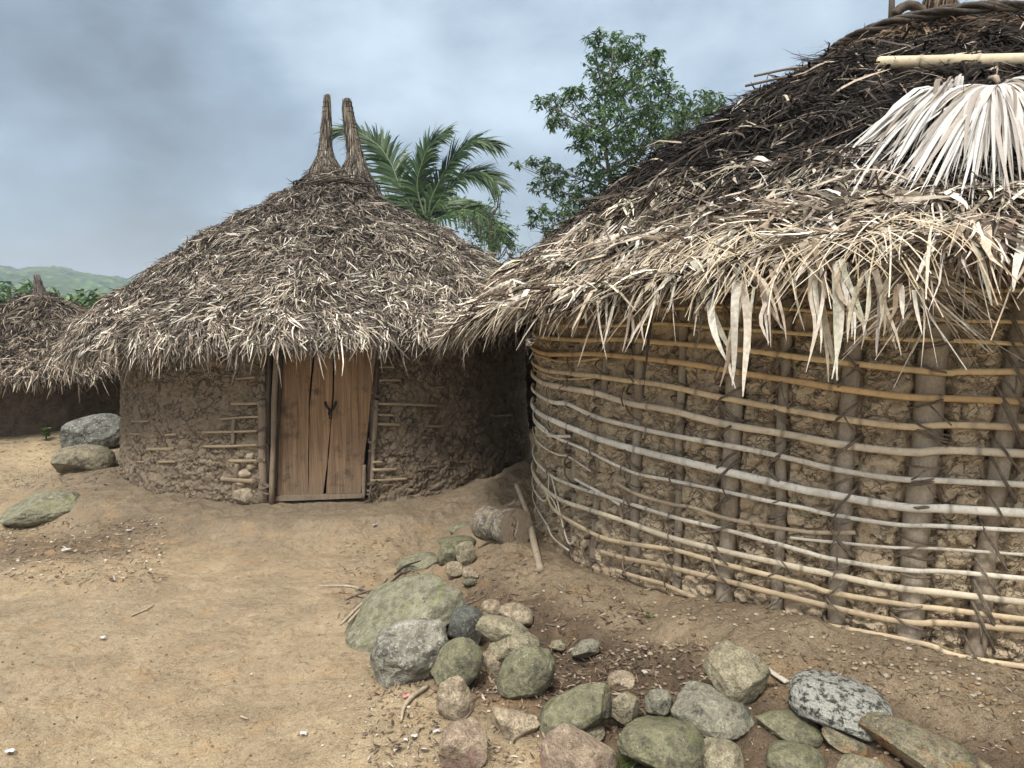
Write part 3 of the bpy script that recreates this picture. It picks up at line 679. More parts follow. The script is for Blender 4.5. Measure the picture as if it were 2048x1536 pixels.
# bamboo slats showing through the mud
BAM_Y, BAM_G, BAM_T = (0.48, 0.365, 0.215), (0.50, 0.475, 0.44), (0.33, 0.26, 0.18)
def cylrail(mb, pp, w, C, R, col, ext=(0, 0), nodes=True, wav=0.004, m=7):
    P = np.array([at_cyl(x, y, C, R) for x, y in pp]); ph = np.unwrap([phi_of(C, p) for p in P]); z = P[:, 2]
    o = np.argsort(ph); ph = ph[o]; z = z[o]
    keep = [0]
    for i in range(1, len(ph)):
        if ph[i] - ph[keep[-1]] > 0.012: keep.append(i)
    ph = ph[keep]; z = z[keep]
    if len(ph) < 2: return
    if ext[1]: ph = np.append(ph, ph[-1] + ext[1]); z = np.append(z, z[-1])
    if ext[0]: ph = np.append(ph[0] - ext[0], ph); z = np.append(z[0] + ext[2] if len(ext) > 2 else z[0], z)
    sl = smooth_line(np.stack([ph, z, 0 * z], -1), m); ph, z = sl[:, 0], sl[:, 1]
    s = ph * R; Rr = R + wav * vnoise(P3(s * 4, z[0] * 9 + 0 * s), 12); z = z + .006 * vnoise(P3(s * 3.2, z[0] * 31 + 0 * s), 13)
    pts = np.stack([C[0] + Rr * np.cos(ph), C[1] + Rr * np.sin(ph), z], -1)
    # resample evenly, then thicken at the joints
    L = np.concatenate([[0], np.cumsum(np.linalg.norm(np.diff(pts, axis=0), axis=1))]); n = max(5, int(L[-1] / 0.014)); t = np.linspace(0, L[-1], n)
    pts = np.stack([np.interp(t, L, pts[:, i]) for i in range(3)], -1)
    rad = w * (1 + .07 * vnoise(P3(t * 6, z[0] * 5 + 0 * t), 14)); cc = np.tile(np.array(col), (n, 1)) * (1 + .12 * vnoise(P3(t * 3, z[0] * 3 + 0 * t), 15))[:, None]
    if nodes:
        x = rng.uniform(0.1, .3)
        while x < L[-1]:
            d = np.abs(t - x); rad = rad + w * .16 * np.exp(-(d / .010) ** 2); cc = cc * (1 - .65 * np.exp(-((t - x - .008) / .007) ** 2))[:, None]; x += rng.uniform(.26, .44)
    tube(mb, pts, rad * .66, 9, np.concatenate([np.repeat(np.clip(cc * np.array([1.46, 1.42, 1.34]), 0, 1), 9, 0), cc[:1], cc[-1:]]), squash=1.6)
sl1 = [((472, 758), (511, 754), 3.5), ((462, 808), (530, 805), 4), ((435, 837), (528, 833), 3), ((407, 865), (514, 861), 3.5), ((407, 893), (514, 891), 4), ((458, 923), (530, 921), 5), ((442, 958), (514, 962), 7),
       ((264, 843), (298, 843), 3), ((258, 867), (281, 868), 3.5), ((330, 870), (353, 869), 3.5), ((254, 898), (268, 898), 4), ((294, 899), (349, 898), 5), ((317, 923), (351, 923), 4), ((275, 923), (290, 923), 3),
       ((753, 807), (875, 812), 4.5), ((752, 849), (801, 850), 4.5), ((850, 851), (892, 851), 3.5), ((759, 760), (804, 761), 3), ((759, 735), (790, 735), 3), ((755, 830), (787, 831), 3.5), ((980, 832), (1024, 830), 3),
       ((745, 939), (794, 938), 5), ((840, 938), (875, 939), 3.5), ((741, 960), (815, 959), 4.5), ((745, 924), (766, 924), 4), ((861, 774), (889, 773), 3), ((920, 923), (955, 922), 3.5)]
for a, b, w in sl1:
    m3 = MB(); out = .058 if a[0] > 380 and b[0] < 540 or a[0] < 770 and a[0] > 730 else .036
    mid = ((a[0] + b[0]) / 2, (a[1] + b[1]) / 2 + rng.uniform(-1, 1)); cylrail(m3, [a, mid, b], w * .5 * 6.3 / FPX * 1.25, H1, R1 + out + (.02 if a[1] > 900 else 0), (0.22, 0.175, 0.12), nodes=False); m3.build('bamboo_slat', M['bamboo'], hut1)
def vine(mb, cx, cy, z, R, turns, dz, rad=.005, tilt=.3):
    n = int(26 * turns); a = np.linspace(0, 2 * np.pi * turns, n) + rng.uniform(0, 6)
    tube(mb, np.stack([cx + R[0] * np.cos(a), cy + R[1] * np.sin(a), z + dz * np.linspace(-.5, .5, n) + tilt * R[0] * np.cos(a + rng.uniform(0, 6))], -1) + rng.normal(0, .0015, (n, 3)), rad, 5)
for (px, py, rx) in ((534, 968, .060), (534, 974, .065), (535, 981, .055), (743, 975, .045), (745, 965, .05), (744, 983, .05), (745, 900, .03), (744, 880, .03), (526, 893, .045), (522, 918, .045), (514, 960, .04), (526, 858, .04), (527, 812, .035), (757, 815, .03), (758, 790, .03)):
    p = at_cyl(px, py, H1, R1 + .05); m3 = MB(); vine(m3, p[0], p[1], p[2], (rx, .045), 2.2, .02, .0045, .35); m3.build('vine_tie', M['vine'], hut1)
for k in range(7):
    m3 = MB(); p = at_cyl(748 + rng.uniform(-6, 10), 975 + rng.uniform(-14, 14), H1, R1 + .08); q = p + np.array([rng.uniform(-.08, .10), -.03, rng.uniform(-.12, .02)]); tube(m3, smooth_line([p, (p + q) / 2 + rng.normal(0, .02, 3), q], 5), .004, 5); m3.build('vine_tie', M['vine'], hut1)
for nm in range(3):  # rafters seen under the eave
    pass
m3 = MB()

# ------------------------------------------------------------------ near hut
hut2 = empty('mud_hut', (H2[0], H2[1], .2), 'large near mud hut caged in bamboo rails and posts, under ragged dark thatch', 'hut', 'round thatched mud huts')
roof2 = Roof(H2, [(0, 3.46), (.12, 3.42), (.30, 3.33), (.65, 3.17), (.9, 3.06), (1.16, 2.94), (1.6, 2.69), (2.02, 2.43), (2.54, 2.09), (2.9, 1.90), (3.08, 1.82), (3.20, 1.76)], (0.0, 0.0), 0.06, 13)
roof2.dip = True
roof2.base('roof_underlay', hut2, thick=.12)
D_BR, D_DK = (0.11, 0.070, 0.045), (0.022, 0.018, 0.016)
def col2(x, y, r, ph, k, kind):
    w = r + .22 * vnoise(P3(x * 1.7, y * 1.7), 16) + .1 * vnoise(P3(x * 5, y * 5), 17)
    A = pal(k, [D_BR, D_DK, (.20, .13, .08), (.33, .25, .17)], [.38, .24, .25, .13])
    B = pal(k, [(.012, .010, .009), (.026, .021, .018), (.065, .052, .042), (.33, .28, .22)], [.52, .30, .14, .04])
    Cc = pal(k, [(.022, .018, .015), (.085, .068, .052), (.23, .19, .145), (.52, .46, .37)], [.42, .28, .18, .12])
    D = pal(k, [(.05, .035, .025), (.17, .135, .10), (.40, .34, .26), (.66, .61, .52)], [.36, .26, .24, .14])
    f1 = sstep(.70, 1.0, w)[:, None]; f2 = sstep(2.2, 2.6, w)[:, None]; f3 = sstep(2.55, 2.9, w)[:, None]
    c = A * (1 - f1) + B * f1; c = c * (1 - f2) + Cc * f2; return c * (1 - f3) + D * f3
mb = MB(); thatch(roof2, mb, 105000, col2, L=(0.09, 0.27), W=(0.005, 0.016), yaw=.7, swirl=1.5, lift=(-.02, .30), fringe=9000, fl=(.07, .19), back=.15)
# thin stripped midribs sticking out near the eave
def ribs(mb, n, r0, r1, L, cols, w, W=(0.0028, 0.0052), yaw=.6, lift=(0.0, .25), bend=(.0, .35), spreadphi=None):
    cam2 = -H2 / np.linalg.norm(H2); ph = rng.uniform(0, 2 * np.pi, n * 3); u = np.stack([np.cos(ph), np.sin(ph)], -1); ph = ph[u @ cam2 > -.2][:n]; n = len(ph)
    r = rng.uniform(r0, r1, n); x = H2[0] + r * np.cos(ph); y = H2[1] + r * np.sin(ph); N = roof2.normal(x, y)
    down = np.stack([np.cos(ph), np.sin(ph), 0 * ph], -1); down = unit(down - N * np.sum(down * N, 1)[:, None]); side = np.cross(N, down)
    a = 1.0 * vnoise(P3(x * 2.6, y * 2.6), 19) + rng.normal(0, yaw, n); d = down * np.cos(a)[:, None] + side * np.sin(a)[:, None] + N * rng.uniform(*lift, n)[:, None]
    blades(mb, np.stack([x, y, roof2.zz(x, y) + .02], -1), d, N, rng.uniform(*L, n), rng.uniform(*W, n), rng.uniform(*bend, n), pal(n, cols, w), seg=4, prof=(1, 1, 1, .8, .6), curl=rng.normal(0, .15, n))
ribs(mb, 1500, 2.3, 3.16, (.12, .30), [(.26, .21, .16), (.48, .42, .34), (.66, .61, .53)], [.3, .4, .3])
ribs(mb, 500, 1.0, 2.4, (.2, .4), [(.10, .08, .06), (.25, .2, .16), (.4, .35, .28)], [.4, .4, .2])
# broad ragged leaf strips lying on and hanging off the lower courses
def broad(n, r0, r1, L, W, bend, lift=(0, .2)):
    cam2 = -H2 / np.linalg.norm(H2); ph = rng.uniform(0, 2 * np.pi, n * 3); u = np.stack([np.cos(ph), np.sin(ph)], -1); ph = ph[u @ cam2 > -.2][:n]; n = len(ph)
    r = rng.uniform(r0, r1, n); x = H2[0] + r * np.cos(ph); y = H2[1] + r * np.sin(ph); N = roof2.normal(x, y); down = np.stack([np.cos(ph), np.sin(ph), 0 * ph], -1); down = unit(down - N * np.sum(down * N, 1)[:, None]); side = np.cross(N, down)
    a = .9 * vnoise(P3(x * 2.1, y * 2.1), 29) + rng.normal(0, .4, n); d = down * np.cos(a)[:, None] + side * np.sin(a)[:, None] + N * rng.uniform(*lift, n)[:, None]
    blades(mb, np.stack([x, y, roof2.zz(x, y) + .015], -1), d, unit(N + rng.normal(0, .5, N.shape)), rng.uniform(*L, n), rng.uniform(*W, n), rng.uniform(*bend, n), pal(n, [(.10, .08, .06), (.27, .22, .17), (.48, .42, .34), (.66, .62, .55)], [.2, .28, .32, .2]), seg=6, prof=(.5, .9, 1, .95, .8, .5, .15), curl=rng.normal(0, .2, n), kink=.04)
broad(900, 2.3, 3.0, (.12, .34), (.010, .030), (.1, .4)); broad(520, 3.0, 3.16, (.10, .26), (.012, .034), (.3, .9)); broad(120, 1.0, 2.4, (.10, .22), (.008, .02), (.0, .3))
mb.build('thatch', M['thatch'], hut2)
# whole dead fronds along the eave: midrib + leaflets
def frond(mb, P0, D, N, L, nl, ll, wl, col, rad=.010, ang=(35, 60), bend=.25, ldroop=.45, broken=.2, rcol=(.30, .25, .19), two=True, tip=True):
    P0 = np.array(P0, float); D = unit(D); N = unit(N); t = np.linspace(0, 1, 12); C = P0 + D * (L * t)[:, None] + np.array([0, 0, -1.0]) * (bend * L * t ** 2)[:, None]
    tube(mb, C, np.linspace(rad, rad * .45, 12), 6, np.array(rcol), squash=.6)
    tt = rng.uniform(.05, 1, nl); c = np.stack([np.interp(tt, t, C[:, i]) for i in range(3)], -1)
    T = D + np.array([0, 0, -2 * bend]) * tt[:, None]; T = unit(T); S = unit(np.cross(T, N)); sg = rng.choice([-1, 1], nl)[:, None]
    a = np.radians(rng.uniform(*ang, nl))[:, None] * (1.1 - .5 * tt[:, None]); d = T * np.cos(a) + S * sg * np.sin(a) + N * rng.uniform(-.15, .2, (nl, 1))
    Ls = rng.uniform(*ll, nl) * np.where(rng.uniform(0, 1, nl) < broken, .45, 1); blades(mb, c, d, unit(N + rng.normal(0, .4, (nl, 3))), Ls, rng.uniform(*wl, nl), rng.uniform(.4, 1.3, nl) * ldroop, col(nl), seg=4, prof=(.7, 1, .9, .6, .1), curl=rng.normal(0, .08, nl))
def colE(n): return pal(n, [(.10, .08, .06), (.27, .225, .17), (.46, .40, .32), (.64, .60, .52)], [.12, .28, .36, .24])
def roofvec(p):
    N = roof2.normal(np.array([p[0]]), np.array([p[1]]))[0]; u = np.array([p[0] - H2[0], p[1] - H2[1], 0.]); u /= np.linalg.norm(u); dn = unit(u - N * np.dot(u, N)); return N, dn, np.cross(N, dn)
cam_phi = math.atan2(-H2[1], -H2[0])
k = 0
for ph in np.concatenate([np.linspace(cam_phi - 1.25, cam_phi + 1.1, 46), np.linspace(cam_phi + 1.2, cam_phi + 4.9, 20)]):
    ph += rng.uniform(-.04, .04); r = rng.uniform(2.45, 2.95); p = np.array([H2[0] + r * math.cos(ph), H2[1] + r * math.sin(ph), 0]); p[2] = roof2.zz(p[0], p[1]) + .03
    N, dn, sd = roofvec(p); a = rng.normal(-.25, .55); d = dn * math.cos(a) + sd * math.sin(a)
    m3 = MB(); thin = rng.uniform() < .35
    frond(m3, p, d, N, rng.uniform(.25, .5), 46 if thin else 26, (.12, .32), (.003, .007) if thin else (.010, .026), colE, bend=.2, ldroop=.35 if thin else .8)
    m3.build('dead_frond', M['frond_dry'], hut2)
# broad pale leaf strips hanging over the bamboo
strips = [((1262, 560), (1240, 715), 11), ((1300, 580), (1287, 700), 11), ((1333, 560), (1362, 640), 9), ((1350, 570), (1330, 640), 9), ((1385, 545), (1460, 738), 22), ((1430, 560), (1420, 650), 8), ((1462, 575), (1447, 776), 15), ((1470, 580), (1487, 782), 20), ((1496, 560), (1560, 660), 13), ((1500, 590), (1500, 705), 7),
          ((1512, 575), (1543, 690), 12), ((1530, 560), (1582, 690), 9), ((1545, 545), (1535, 700), 9), ((1592, 500), (1665, 765), 20), ((1620, 502), (1670, 602), 16), ((1618, 560), (1628, 705), 11), ((1635, 560), (1618, 735), 9), ((1655, 540), (1655, 765), 14), ((1680, 545), (1702, 675), 13), ((1668, 545), (1730, 688), 13), ((1715, 560), (1708, 680), 11), ((1690, 590), (1690, 690), 8),
          ((1735, 560), (1775, 702), 14), ((1740, 575), (1788, 725), 9), ((1765, 570), (1752, 665), 12), ((1780, 590), (1788, 642), 14), ((1805, 600), (1832, 668), 10), ((1420, 540), (1500, 640), 14), ((1230, 590), (1205, 700), 8), ((1215, 600), (1222, 665), 8), ((1195, 610), (1212, 720), 6), ((1575, 560), (1610, 660), 10)]
m3 = MB()
for a, b, w in strips:
    p = None; yy = a[1]
    while p is None and yy > 300: p = roof2.hit(a[0], yy); yy -= 6
    q = at_y(b[0], b[1], p[1] - 0.13 + rng.uniform(-.05, .03)); p = at_y(a[0], a[1], p[1]) if yy < a[1] - 7 else p; p[2] += .03; p[1] -= .05; q = np.array(q)
    for s_ in range(2 if w > 10 else 1):
        d = q - p + rng.normal(0, .012, 3); L = np.linalg.norm(d); n3 = unit(np.array([-.3, -1, .25]) + rng.normal(0, .6, 3))
        blades(m3, (p + rng.normal(0, .006, 3))[None], (d + np.array([0, 0, .12 * L]))[None], n3[None], np.array([np.linalg.norm(d + np.array([0, 0, .12 * L]))]), np.array([w * p[1] / FPX * .85]), np.array([.12]), np.clip(pal(1, [(.46, .40, .31), (.60, .55, .46), (.30, .23, .16), (.72, .68, .61)], [.3, .3, .12, .28]), 0, 1), seg=8, prof=(1, 1, .95, .9, .85, .75, .6, .4, .12), kink=.05, curl=np.array([rng.normal(0, .05)]))
m3.build('hanging_leaf_strips', M['frond_dry'], hut2)['kind'] = 'stuff'
# two stout broken leaf stalks that hang over the eave
for (a, b, w) in (((1812, 470), (1822, 625), 17), ((1838, 440), (1850, 640), 20), ((1668, 450), (1662, 535), 14)):
    m3 = MB(); p = roof2.hit(a[0], a[1]); p = p if p is not None else at_y(*a, 2.6); q = at_y(b[0], b[1], p[1] - .06); c = np.array(p) + (np.array(q) - p) * np.linspace(0, 1, 24)[:, None]; c[:, 1] -= .03
    rr = w / 2 * p[1] / FPX * (1 + .12 * np.sin(np.arange(24) * 2.4)); rr[-3:] *= (.9, .7, .4); tube(m3, c, rr, 8, np.array([.20, .165, .125]), jit=.12)
    nb = 60; t = rng.uniform(.1, 1, nb); cc = np.stack([np.interp(t, np.linspace(0, 1, 24), c[:, i]) for i in range(3)], -1); sg = rng.choice([-1, 1], nb)
    d = np.stack([sg * rng.uniform(.5, 1, nb), rng.uniform(-.5, 0, nb), -rng.uniform(.1, 1, nb)], -1)
    blades(m3, cc, d, unit(rng.normal(0, 1, (nb, 3))), rng.uniform(.08, .30, nb), rng.uniform(.003, .006, nb), rng.uniform(0, .3, nb), colE(nb), seg=3, prof=(1, 1, .9, .6)); m3.build('frond_stalk', M['frond_dry'], hut2)
# long straight midribs fanned over the eave
m3 = MB()
for (ox, oy, sx, n_, L_) in ((1600, 460, 1, 40, .42), (1680, 470, 1, 40, .45), (1390, 480, -1, 46, .42), (1270, 520, -1, 40, .38), (1860, 440, 1, 34, .48), (1500, 500, 1, 34, .36), (1150, 560, -1, 40, .34), (1760, 480, -1, 34, .42), (1060, 600, -1, 36, .30)):
    p = roof2.hit(ox, oy); 
    if p is None: continue
    N, dn, sd = roofvec(p); a = rng.uniform(-1.15, 1.05, n_) + .1 * sx; d = dn * np.cos(a)[:, None] + sd * (np.sin(a))[:, None] + N * rng.uniform(-.02, .22, n_)[:, None]
    n2 = n_ // 2; P0 = np.array(p) + d * rng.uniform(0, .15, n_)[:, None] + N * .03 + sd * rng.normal(0, .12, n_)[:, None]
    blades(m3, P0, d, np.tile(N, (n_, 1)), rng.uniform(.45, 1.05, n_) * L_ * .8, rng.uniform(.0035, .006, n_), rng.uniform(.15, .5, n_), pal(n_, [(.5, .42, .3), (.64, .57, .45), (.36, .28, .19)], [.4, .35, .25]), seg=5, prof=(1, 1, 1, .9, .8, .6), curl=rng.normal(0, .1, n_))
m3.build('loose_midribs', M['frond_dry'], hut2)['kind'] = 'stuff'

# vine rope and straw tuft round the peak
m3 = MB()
for k in range(7):
    a = np.linspace(0, 2 * np.pi, 120); r0 = .64 + rng.uniform(-.02, .02); x = H2[0] + r0 * np.cos(a); y = H2[1] + r0 * np.sin(a)
    z = np.interp(r0, roof2.r, roof2.z) + .115 + .018 * np.sin(a * 9 + k * .9); tube(m3, np.stack([x + .012 * np.cos(a * 9 + k), y + .012 * np.cos(a * 9 + k), z + (x - H2[0]) * .03], -1), .015, 6, cap=False, jit=.1)
m3.build('vine_band', M['rope_dark'], hut2)
m3 = MB(); horn(m3, [(H2[0] + .0, H2[1], 3.36), (H2[0] + .0, H2[1], 3.50), (H2[0] + .02, H2[1], 3.64), (H2[0] + .03, H2[1], 3.74)], [.24, .12, .06, .03], 1600, [D_DK, D_BR, (.2, .15, .1), (.32, .26, .2)])
tube(m3, [(H2[0], H2[1], 3.38), (H2[0] + .01, H2[1], 3.56), (H2[0] + .03, H2[1], 3.72)], [.10, .05, .02], 10, np.array([.07, .05, .035]))
m3.build('roof_horn', M['thatch'], hut2)
m3 = MB(); pk = at_y(1785, 20, 5.2); tube(m3, [(pk[0], pk[1], 3.30), (pk[0] - .01, pk[1], 3.62)], [.022, .018], 7, jit=.1)
tube(m3, smooth_line([at_y(1790, 30, 5.15), at_y(1806, 14, 5.15), at_y(1826, 12, 5.15), at_y(1848, 26, 5.15)], 5), .030, 8, jit=.15); m3.build('ridge_stub', M['pole_dark'], hut2)
# poking poles at the left of the peak
for a, b in (((1600, 100), (1508, 152)), ((1580, 118), (1490, 172))):
    m3 = MB(); q = at_y(b[0], b[1], 5.2); p = next(h for h in (roof2.hit(a[0] + 40 + i_ * 8, a[1] + i_ * 10) for i_ in range(30)) if h is not None) - np.array([0, 0, .03]); q = at_y(b[0], b[1], p[1] + .12); tube(m3, smooth_line([q, (q + p) / 2 + np.array([0, 0, .012]), p], 6), .008, 6); m3.build('rafter_tip', M['vine'], hut2)

# posts of the near hut
R2 = 2.60
plist = [((1118, 560), (1120, 1075), 8), ((1160, 560), (1146, 1100), 20), ((1222, 560), (1186, 1120), 17), ((1283, 560), (1268, 1150), 27), ((1368, 560), (1353, 1170), 20), ((1478, 560), (1449, 1200), 38), ((1575, 560), (1551, 1240), 24),
         ((1710, 560), (1673, 1310), 38), ((1890, 540), (1804, 1345), 52), ((2058, 540), (1943, 1352), 36)]
posts = []; pobj = []
for a, b, w in plist:
    A = at_cyl(*a, H2, R2); B = at_cyl(*b, H2, R2); pa, pb = phi_of(H2, A), phi_of(H2, B)
    if pa < 0: pa += 2 * math.pi
    if pb < 0: pb += 2 * math.pi
    d = np.linalg.norm(B[:2]); posts.append((pa, A[2], pb, B[2], w / 2 * d / FPX))
pmax = max(p[2] for p in posts)
for q in range(1, 4): posts.append((pmax + .0 + .155 * q, 2.0, pmax - .03 + .155 * q, .1, .036))
pmin = min(p[0] for p in posts)
for q in range(1, 14): posts.append((pmin - .16 * q, 2.0, pmin - .16 * q + .01, .1, .032))
zt = 1.80
for idx, (pa, za, pb, zb, pr) in enumerate(posts):
    def pp(z, dr=0.0, za=za, zb=zb, pa=pa, pb=pb): f = (z - za) / (zb - za); ph = pa + (pb - pa) * f; return np.array([H2[0] + (R2 - .006 + dr) * math.cos(ph), H2[1] + (R2 - .006 + dr) * math.sin(ph), z])
    zs = np.linspace(-.05, zt, 34); P = np.array([pp(z) for z in zs]); jx = .22 * pr * np.stack([vnoise(P3(zs * 3, idx * 7.3 + 0 * zs), 1), vnoise(P3(zs * 3, idx * 7.3 + 0 * zs), 2), 0 * zs], -1)
    m3 = MB(); tube(m3, P + jx, pr * .90 * (1 + .10 * vnoise(P3(zs * 4, idx * 3.1 + 0 * zs), 3)) * (1.05 - .1 * (zs - .1) / 2), 14, jit=.035); po = m3.build('post', M['post'], hut2); pobj.append((po, pp, pr))
# mud infill in the visible arc, coarser behind
pv0, pv1 = min(p[0] for p in posts[:10]) - .25, pmax + .55
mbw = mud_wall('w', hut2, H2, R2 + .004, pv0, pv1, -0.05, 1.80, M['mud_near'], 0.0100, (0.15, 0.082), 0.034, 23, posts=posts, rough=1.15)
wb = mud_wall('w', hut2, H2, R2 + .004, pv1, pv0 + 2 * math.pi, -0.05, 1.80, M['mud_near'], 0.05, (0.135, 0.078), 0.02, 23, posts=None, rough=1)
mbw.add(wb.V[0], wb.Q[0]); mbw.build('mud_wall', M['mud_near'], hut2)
# footing lumps of mud where the wall meets the ground
# bamboo rails, traced ring by ring
rails = [
 ([(1130, 595), (1300, 588), (1500, 580), (1858, 579), (2048, 581)], 9, BAM_Y), ([(1125, 625), (1320, 617), (1500, 615), (1703, 629), (2048, 645)], 8, BAM_Y),
 ([(1123, 651), (1319, 649), (1500, 659), (1600, 667), (1767, 675), (2048, 688)], 9.5, BAM_Y), ([(1114, 678), (1273, 681), (1455, 697), (1600, 717), (1714, 728), (1895, 744), (2048, 744)], 14, BAM_Y),
 ([(1098, 708), (1205, 708), (1342, 722), (1455, 742), (1600, 763), (1660, 774), (1820, 795), (2048, 803)], 15, (0.43, 0.30, .16)), ([(1098, 719), (1150, 722), (1200, 717)], 7, (.40, .29, .16)),
 ([(1098, 742), (1191, 751), (1319, 770), (1455, 797), (1600, 822), (1671, 835), (1820, 853), (2048, 853)], 15, (.46, .37, .25)), ([(1100, 754), (1150, 757), (1195, 753)], 6, (.42, .33, .22)),
 ([(1098, 770), (1182, 785), (1260, 808), (1342, 822), (1478, 852), (1600, 874), (1676, 889), (1820, 905), (2048, 907)], 18, (.48, .42, .34)),
 ([(1098, 802), (1137, 808), (1205, 838), (1273, 856), (1364, 874), (1478, 895), (1600, 922), (1666, 937), (1810, 958), (2048, 971)], 14, (.50, .47, .42)),
 ([(1098, 838), (1150, 861), (1196, 879), (1319, 913), (1433, 938), (1600, 977), (1660, 987), (1820, 1013), (2048, 1025)], 20, (.56, .54, .50)),
 ([(1089, 858), (1096, 872), (1141, 874)], 10, (.5, .48, .44)),
 ([(1141, 888), (1228, 929), (1273, 947), (1342, 961), (1433, 979), (1600, 1013), (1655, 1027), (1794, 1049), (2048, 1062)], 10, (.52, .50, .46)),
 ([(1232, 965), (1273, 988), (1342, 1009), (1387, 1016), (1455, 1038), (1600, 1063), (1660, 1067), (1711, 1067)], 10, (.33, .27, .20)),
 ([(1096, 947), (1150, 972), (1228, 997), (1342, 1034), (1455, 1061), (1600, 1100), (1660, 1116), (1820, 1142), (2048, 1159)], 11, (.48, .45, .39)),
 ([(1580, 1073), (1767, 1094), (2048, 1110)], 7, (.46, .43, .38)),
 ([(1109, 993), (1182, 1020), (1273, 1052), (1342, 1075), (1455, 1102), (1600, 1136), (1660, 1148), (1794, 1177), (2048, 1204)], 15, (.46, .41, .32)),
 ([(1082, 970), (1105, 1016), (1159, 1052), (1223, 1082), (1319, 1095), (1387, 1109), (1600, 1166), (1660, 1185), (1820, 1212), (2048, 1238)], 13, (.42, .34, .23)),
 ([(1200, 1102), (1273, 1120), (1342, 1134), (1455, 1161), (1600, 1198), (1660, 1212), (1820, 1244), (2048, 1262)], 14, (.34, .27, .185)),
 ([(1232, 1143), (1319, 1166), (1342, 1175), (1437, 1211), (1533, 1227), (1600, 1243), (1660, 1254), (1847, 1286), (2048, 1335)], 13, (.36, .29, .20)),
 ([(1084, 1034), (1105, 1075), (1137, 1102)], 8, (.42, .38, .32)), ([(1100, 947), (1087, 1002), (1132, 1075), (1150, 1084)], 9, (.42, .38, .30)),
 ([(1105, 906), (1137, 915), (1182, 943)], 7, (.44, .40, .34)), ([(1096, 990), (1120, 1030), (1170, 1062), (1215, 1078)], 8, (.45, .41, .33)), ([(1150, 958), (1200, 985), (1240, 1010)], 9, (.52, .50, .46))]
for pp_, w, col in rails:
    pp_ = [q for q in pp_]; full = pp_[-1][0] >= 2048; m3 = MB(); wm = w / 2 * 2.65 / FPX
    cylrail(m3, pp_, wm, H2, R2 + .050 + .6 * wm, col, ext=(0.35 if pp_[0][0] < 1145 else 0, 0.75 if full else 0, 0.0)); m3.build('bamboo_rail', M['bamboo'], hut2)
# vine lashings on the posts
railz = {}
for idx, (po, pp, pr) in enumerate(pobj[:11]):
    m3 = MB(); ph_c = posts[idx]
    z = .18 + rng.uniform(0, .05)
    while z < 1.9:
        c = pp(z, .012); big = pr > .045; nturn = rng.choice([1, 1, 1, 2]) if not big else rng.choice([1, 2, 3])
        ph = math.atan2(c[1] - H2[1], c[0] - H2[0]); er = np.array([math.cos(ph), math.sin(ph), 0]); et = np.array([-math.sin(ph), math.cos(ph), 0])
        sl = rng.choice([-1, 1]) * rng.uniform(.3, 1.3) if not big else rng.uniform(-.35, .35)
        if idx == 9: sl = -abs(sl) - .8
        for q in range(nturn):
            m3 = MB(); a = np.linspace(-.6, np.pi + .6, 16) if True else 0; rr = pr + .009
            rout = .030 if not big else .010
            L3 = c + et * (np.cos(a) * (rr + .006))[:, None] + er * (np.sin(a) * (rr + rout) - .008)[:, None] + np.array([0, 0, 1.0]) * (sl * np.cos(a) * rr * 1.2 + q * .012 + rng.uniform(-.004, .004))[:, None]
            tube(m3, L3 + rng.normal(0, .0012, L3.shape), rng.uniform(.004, .0065), 6); m3.build('lashing', M['vine'], po)
        if rng.uniform() < .35:
            m3 = MB(); s = c + er * (pr + .045) + et * rng.uniform(-.02, .02); e = s + et * rng.uniform(-.09, .09) + np.array([0, 0, rng.uniform(-.10, -.02)]) ; tube(m3, smooth_line([s, (s + e) / 2 + er * .015, e], 4), .0038, 5); m3.build('lashing', M['vine'], po)
        z += rng.uniform(.06, .15)
# rafters and eave pole
for ph in np.arange(cam_phi - 1.5, cam_phi + 1.6, .26):
    ph += rng.uniform(-.03, .03); m3 = MB(); u = np.array([math.cos(ph), math.sin(ph)]); a = H2 + u * 1.9; b = H2 + u * 3.05
    za = roof2.zz(a[0], a[1]) - .24; zb = roof2.zz(b[0], b[1]) - .20; tube(m3, [(a[0], a[1], za), ((a[0] + b[0]) / 2, (a[1] + b[1]) / 2, (za + zb) / 2), (b[0], b[1], zb)], .024, 8, jit=.05); m3.build('rafter', M['pole_dark'], hut2)
m3 = MB(); s = at_y(1905, 492, 2.47); e = at_y(2130, 500, 2.5); tube(m3, smooth_line([at_y(1760, 500, 2.52), s, e], 6), .013, 8, np.array([.42, .37, .29])); m3.build('eave_pole', M['bamboo'], hut2)
m3 = MB(); c0 = at_y(1996, 520, 2.44); tube(m3, [c0, c0 + np.array([.05, .35, .12])], [.031, .033], 12, jit=.04); m3.build('rafter', M['pole'], hut2)

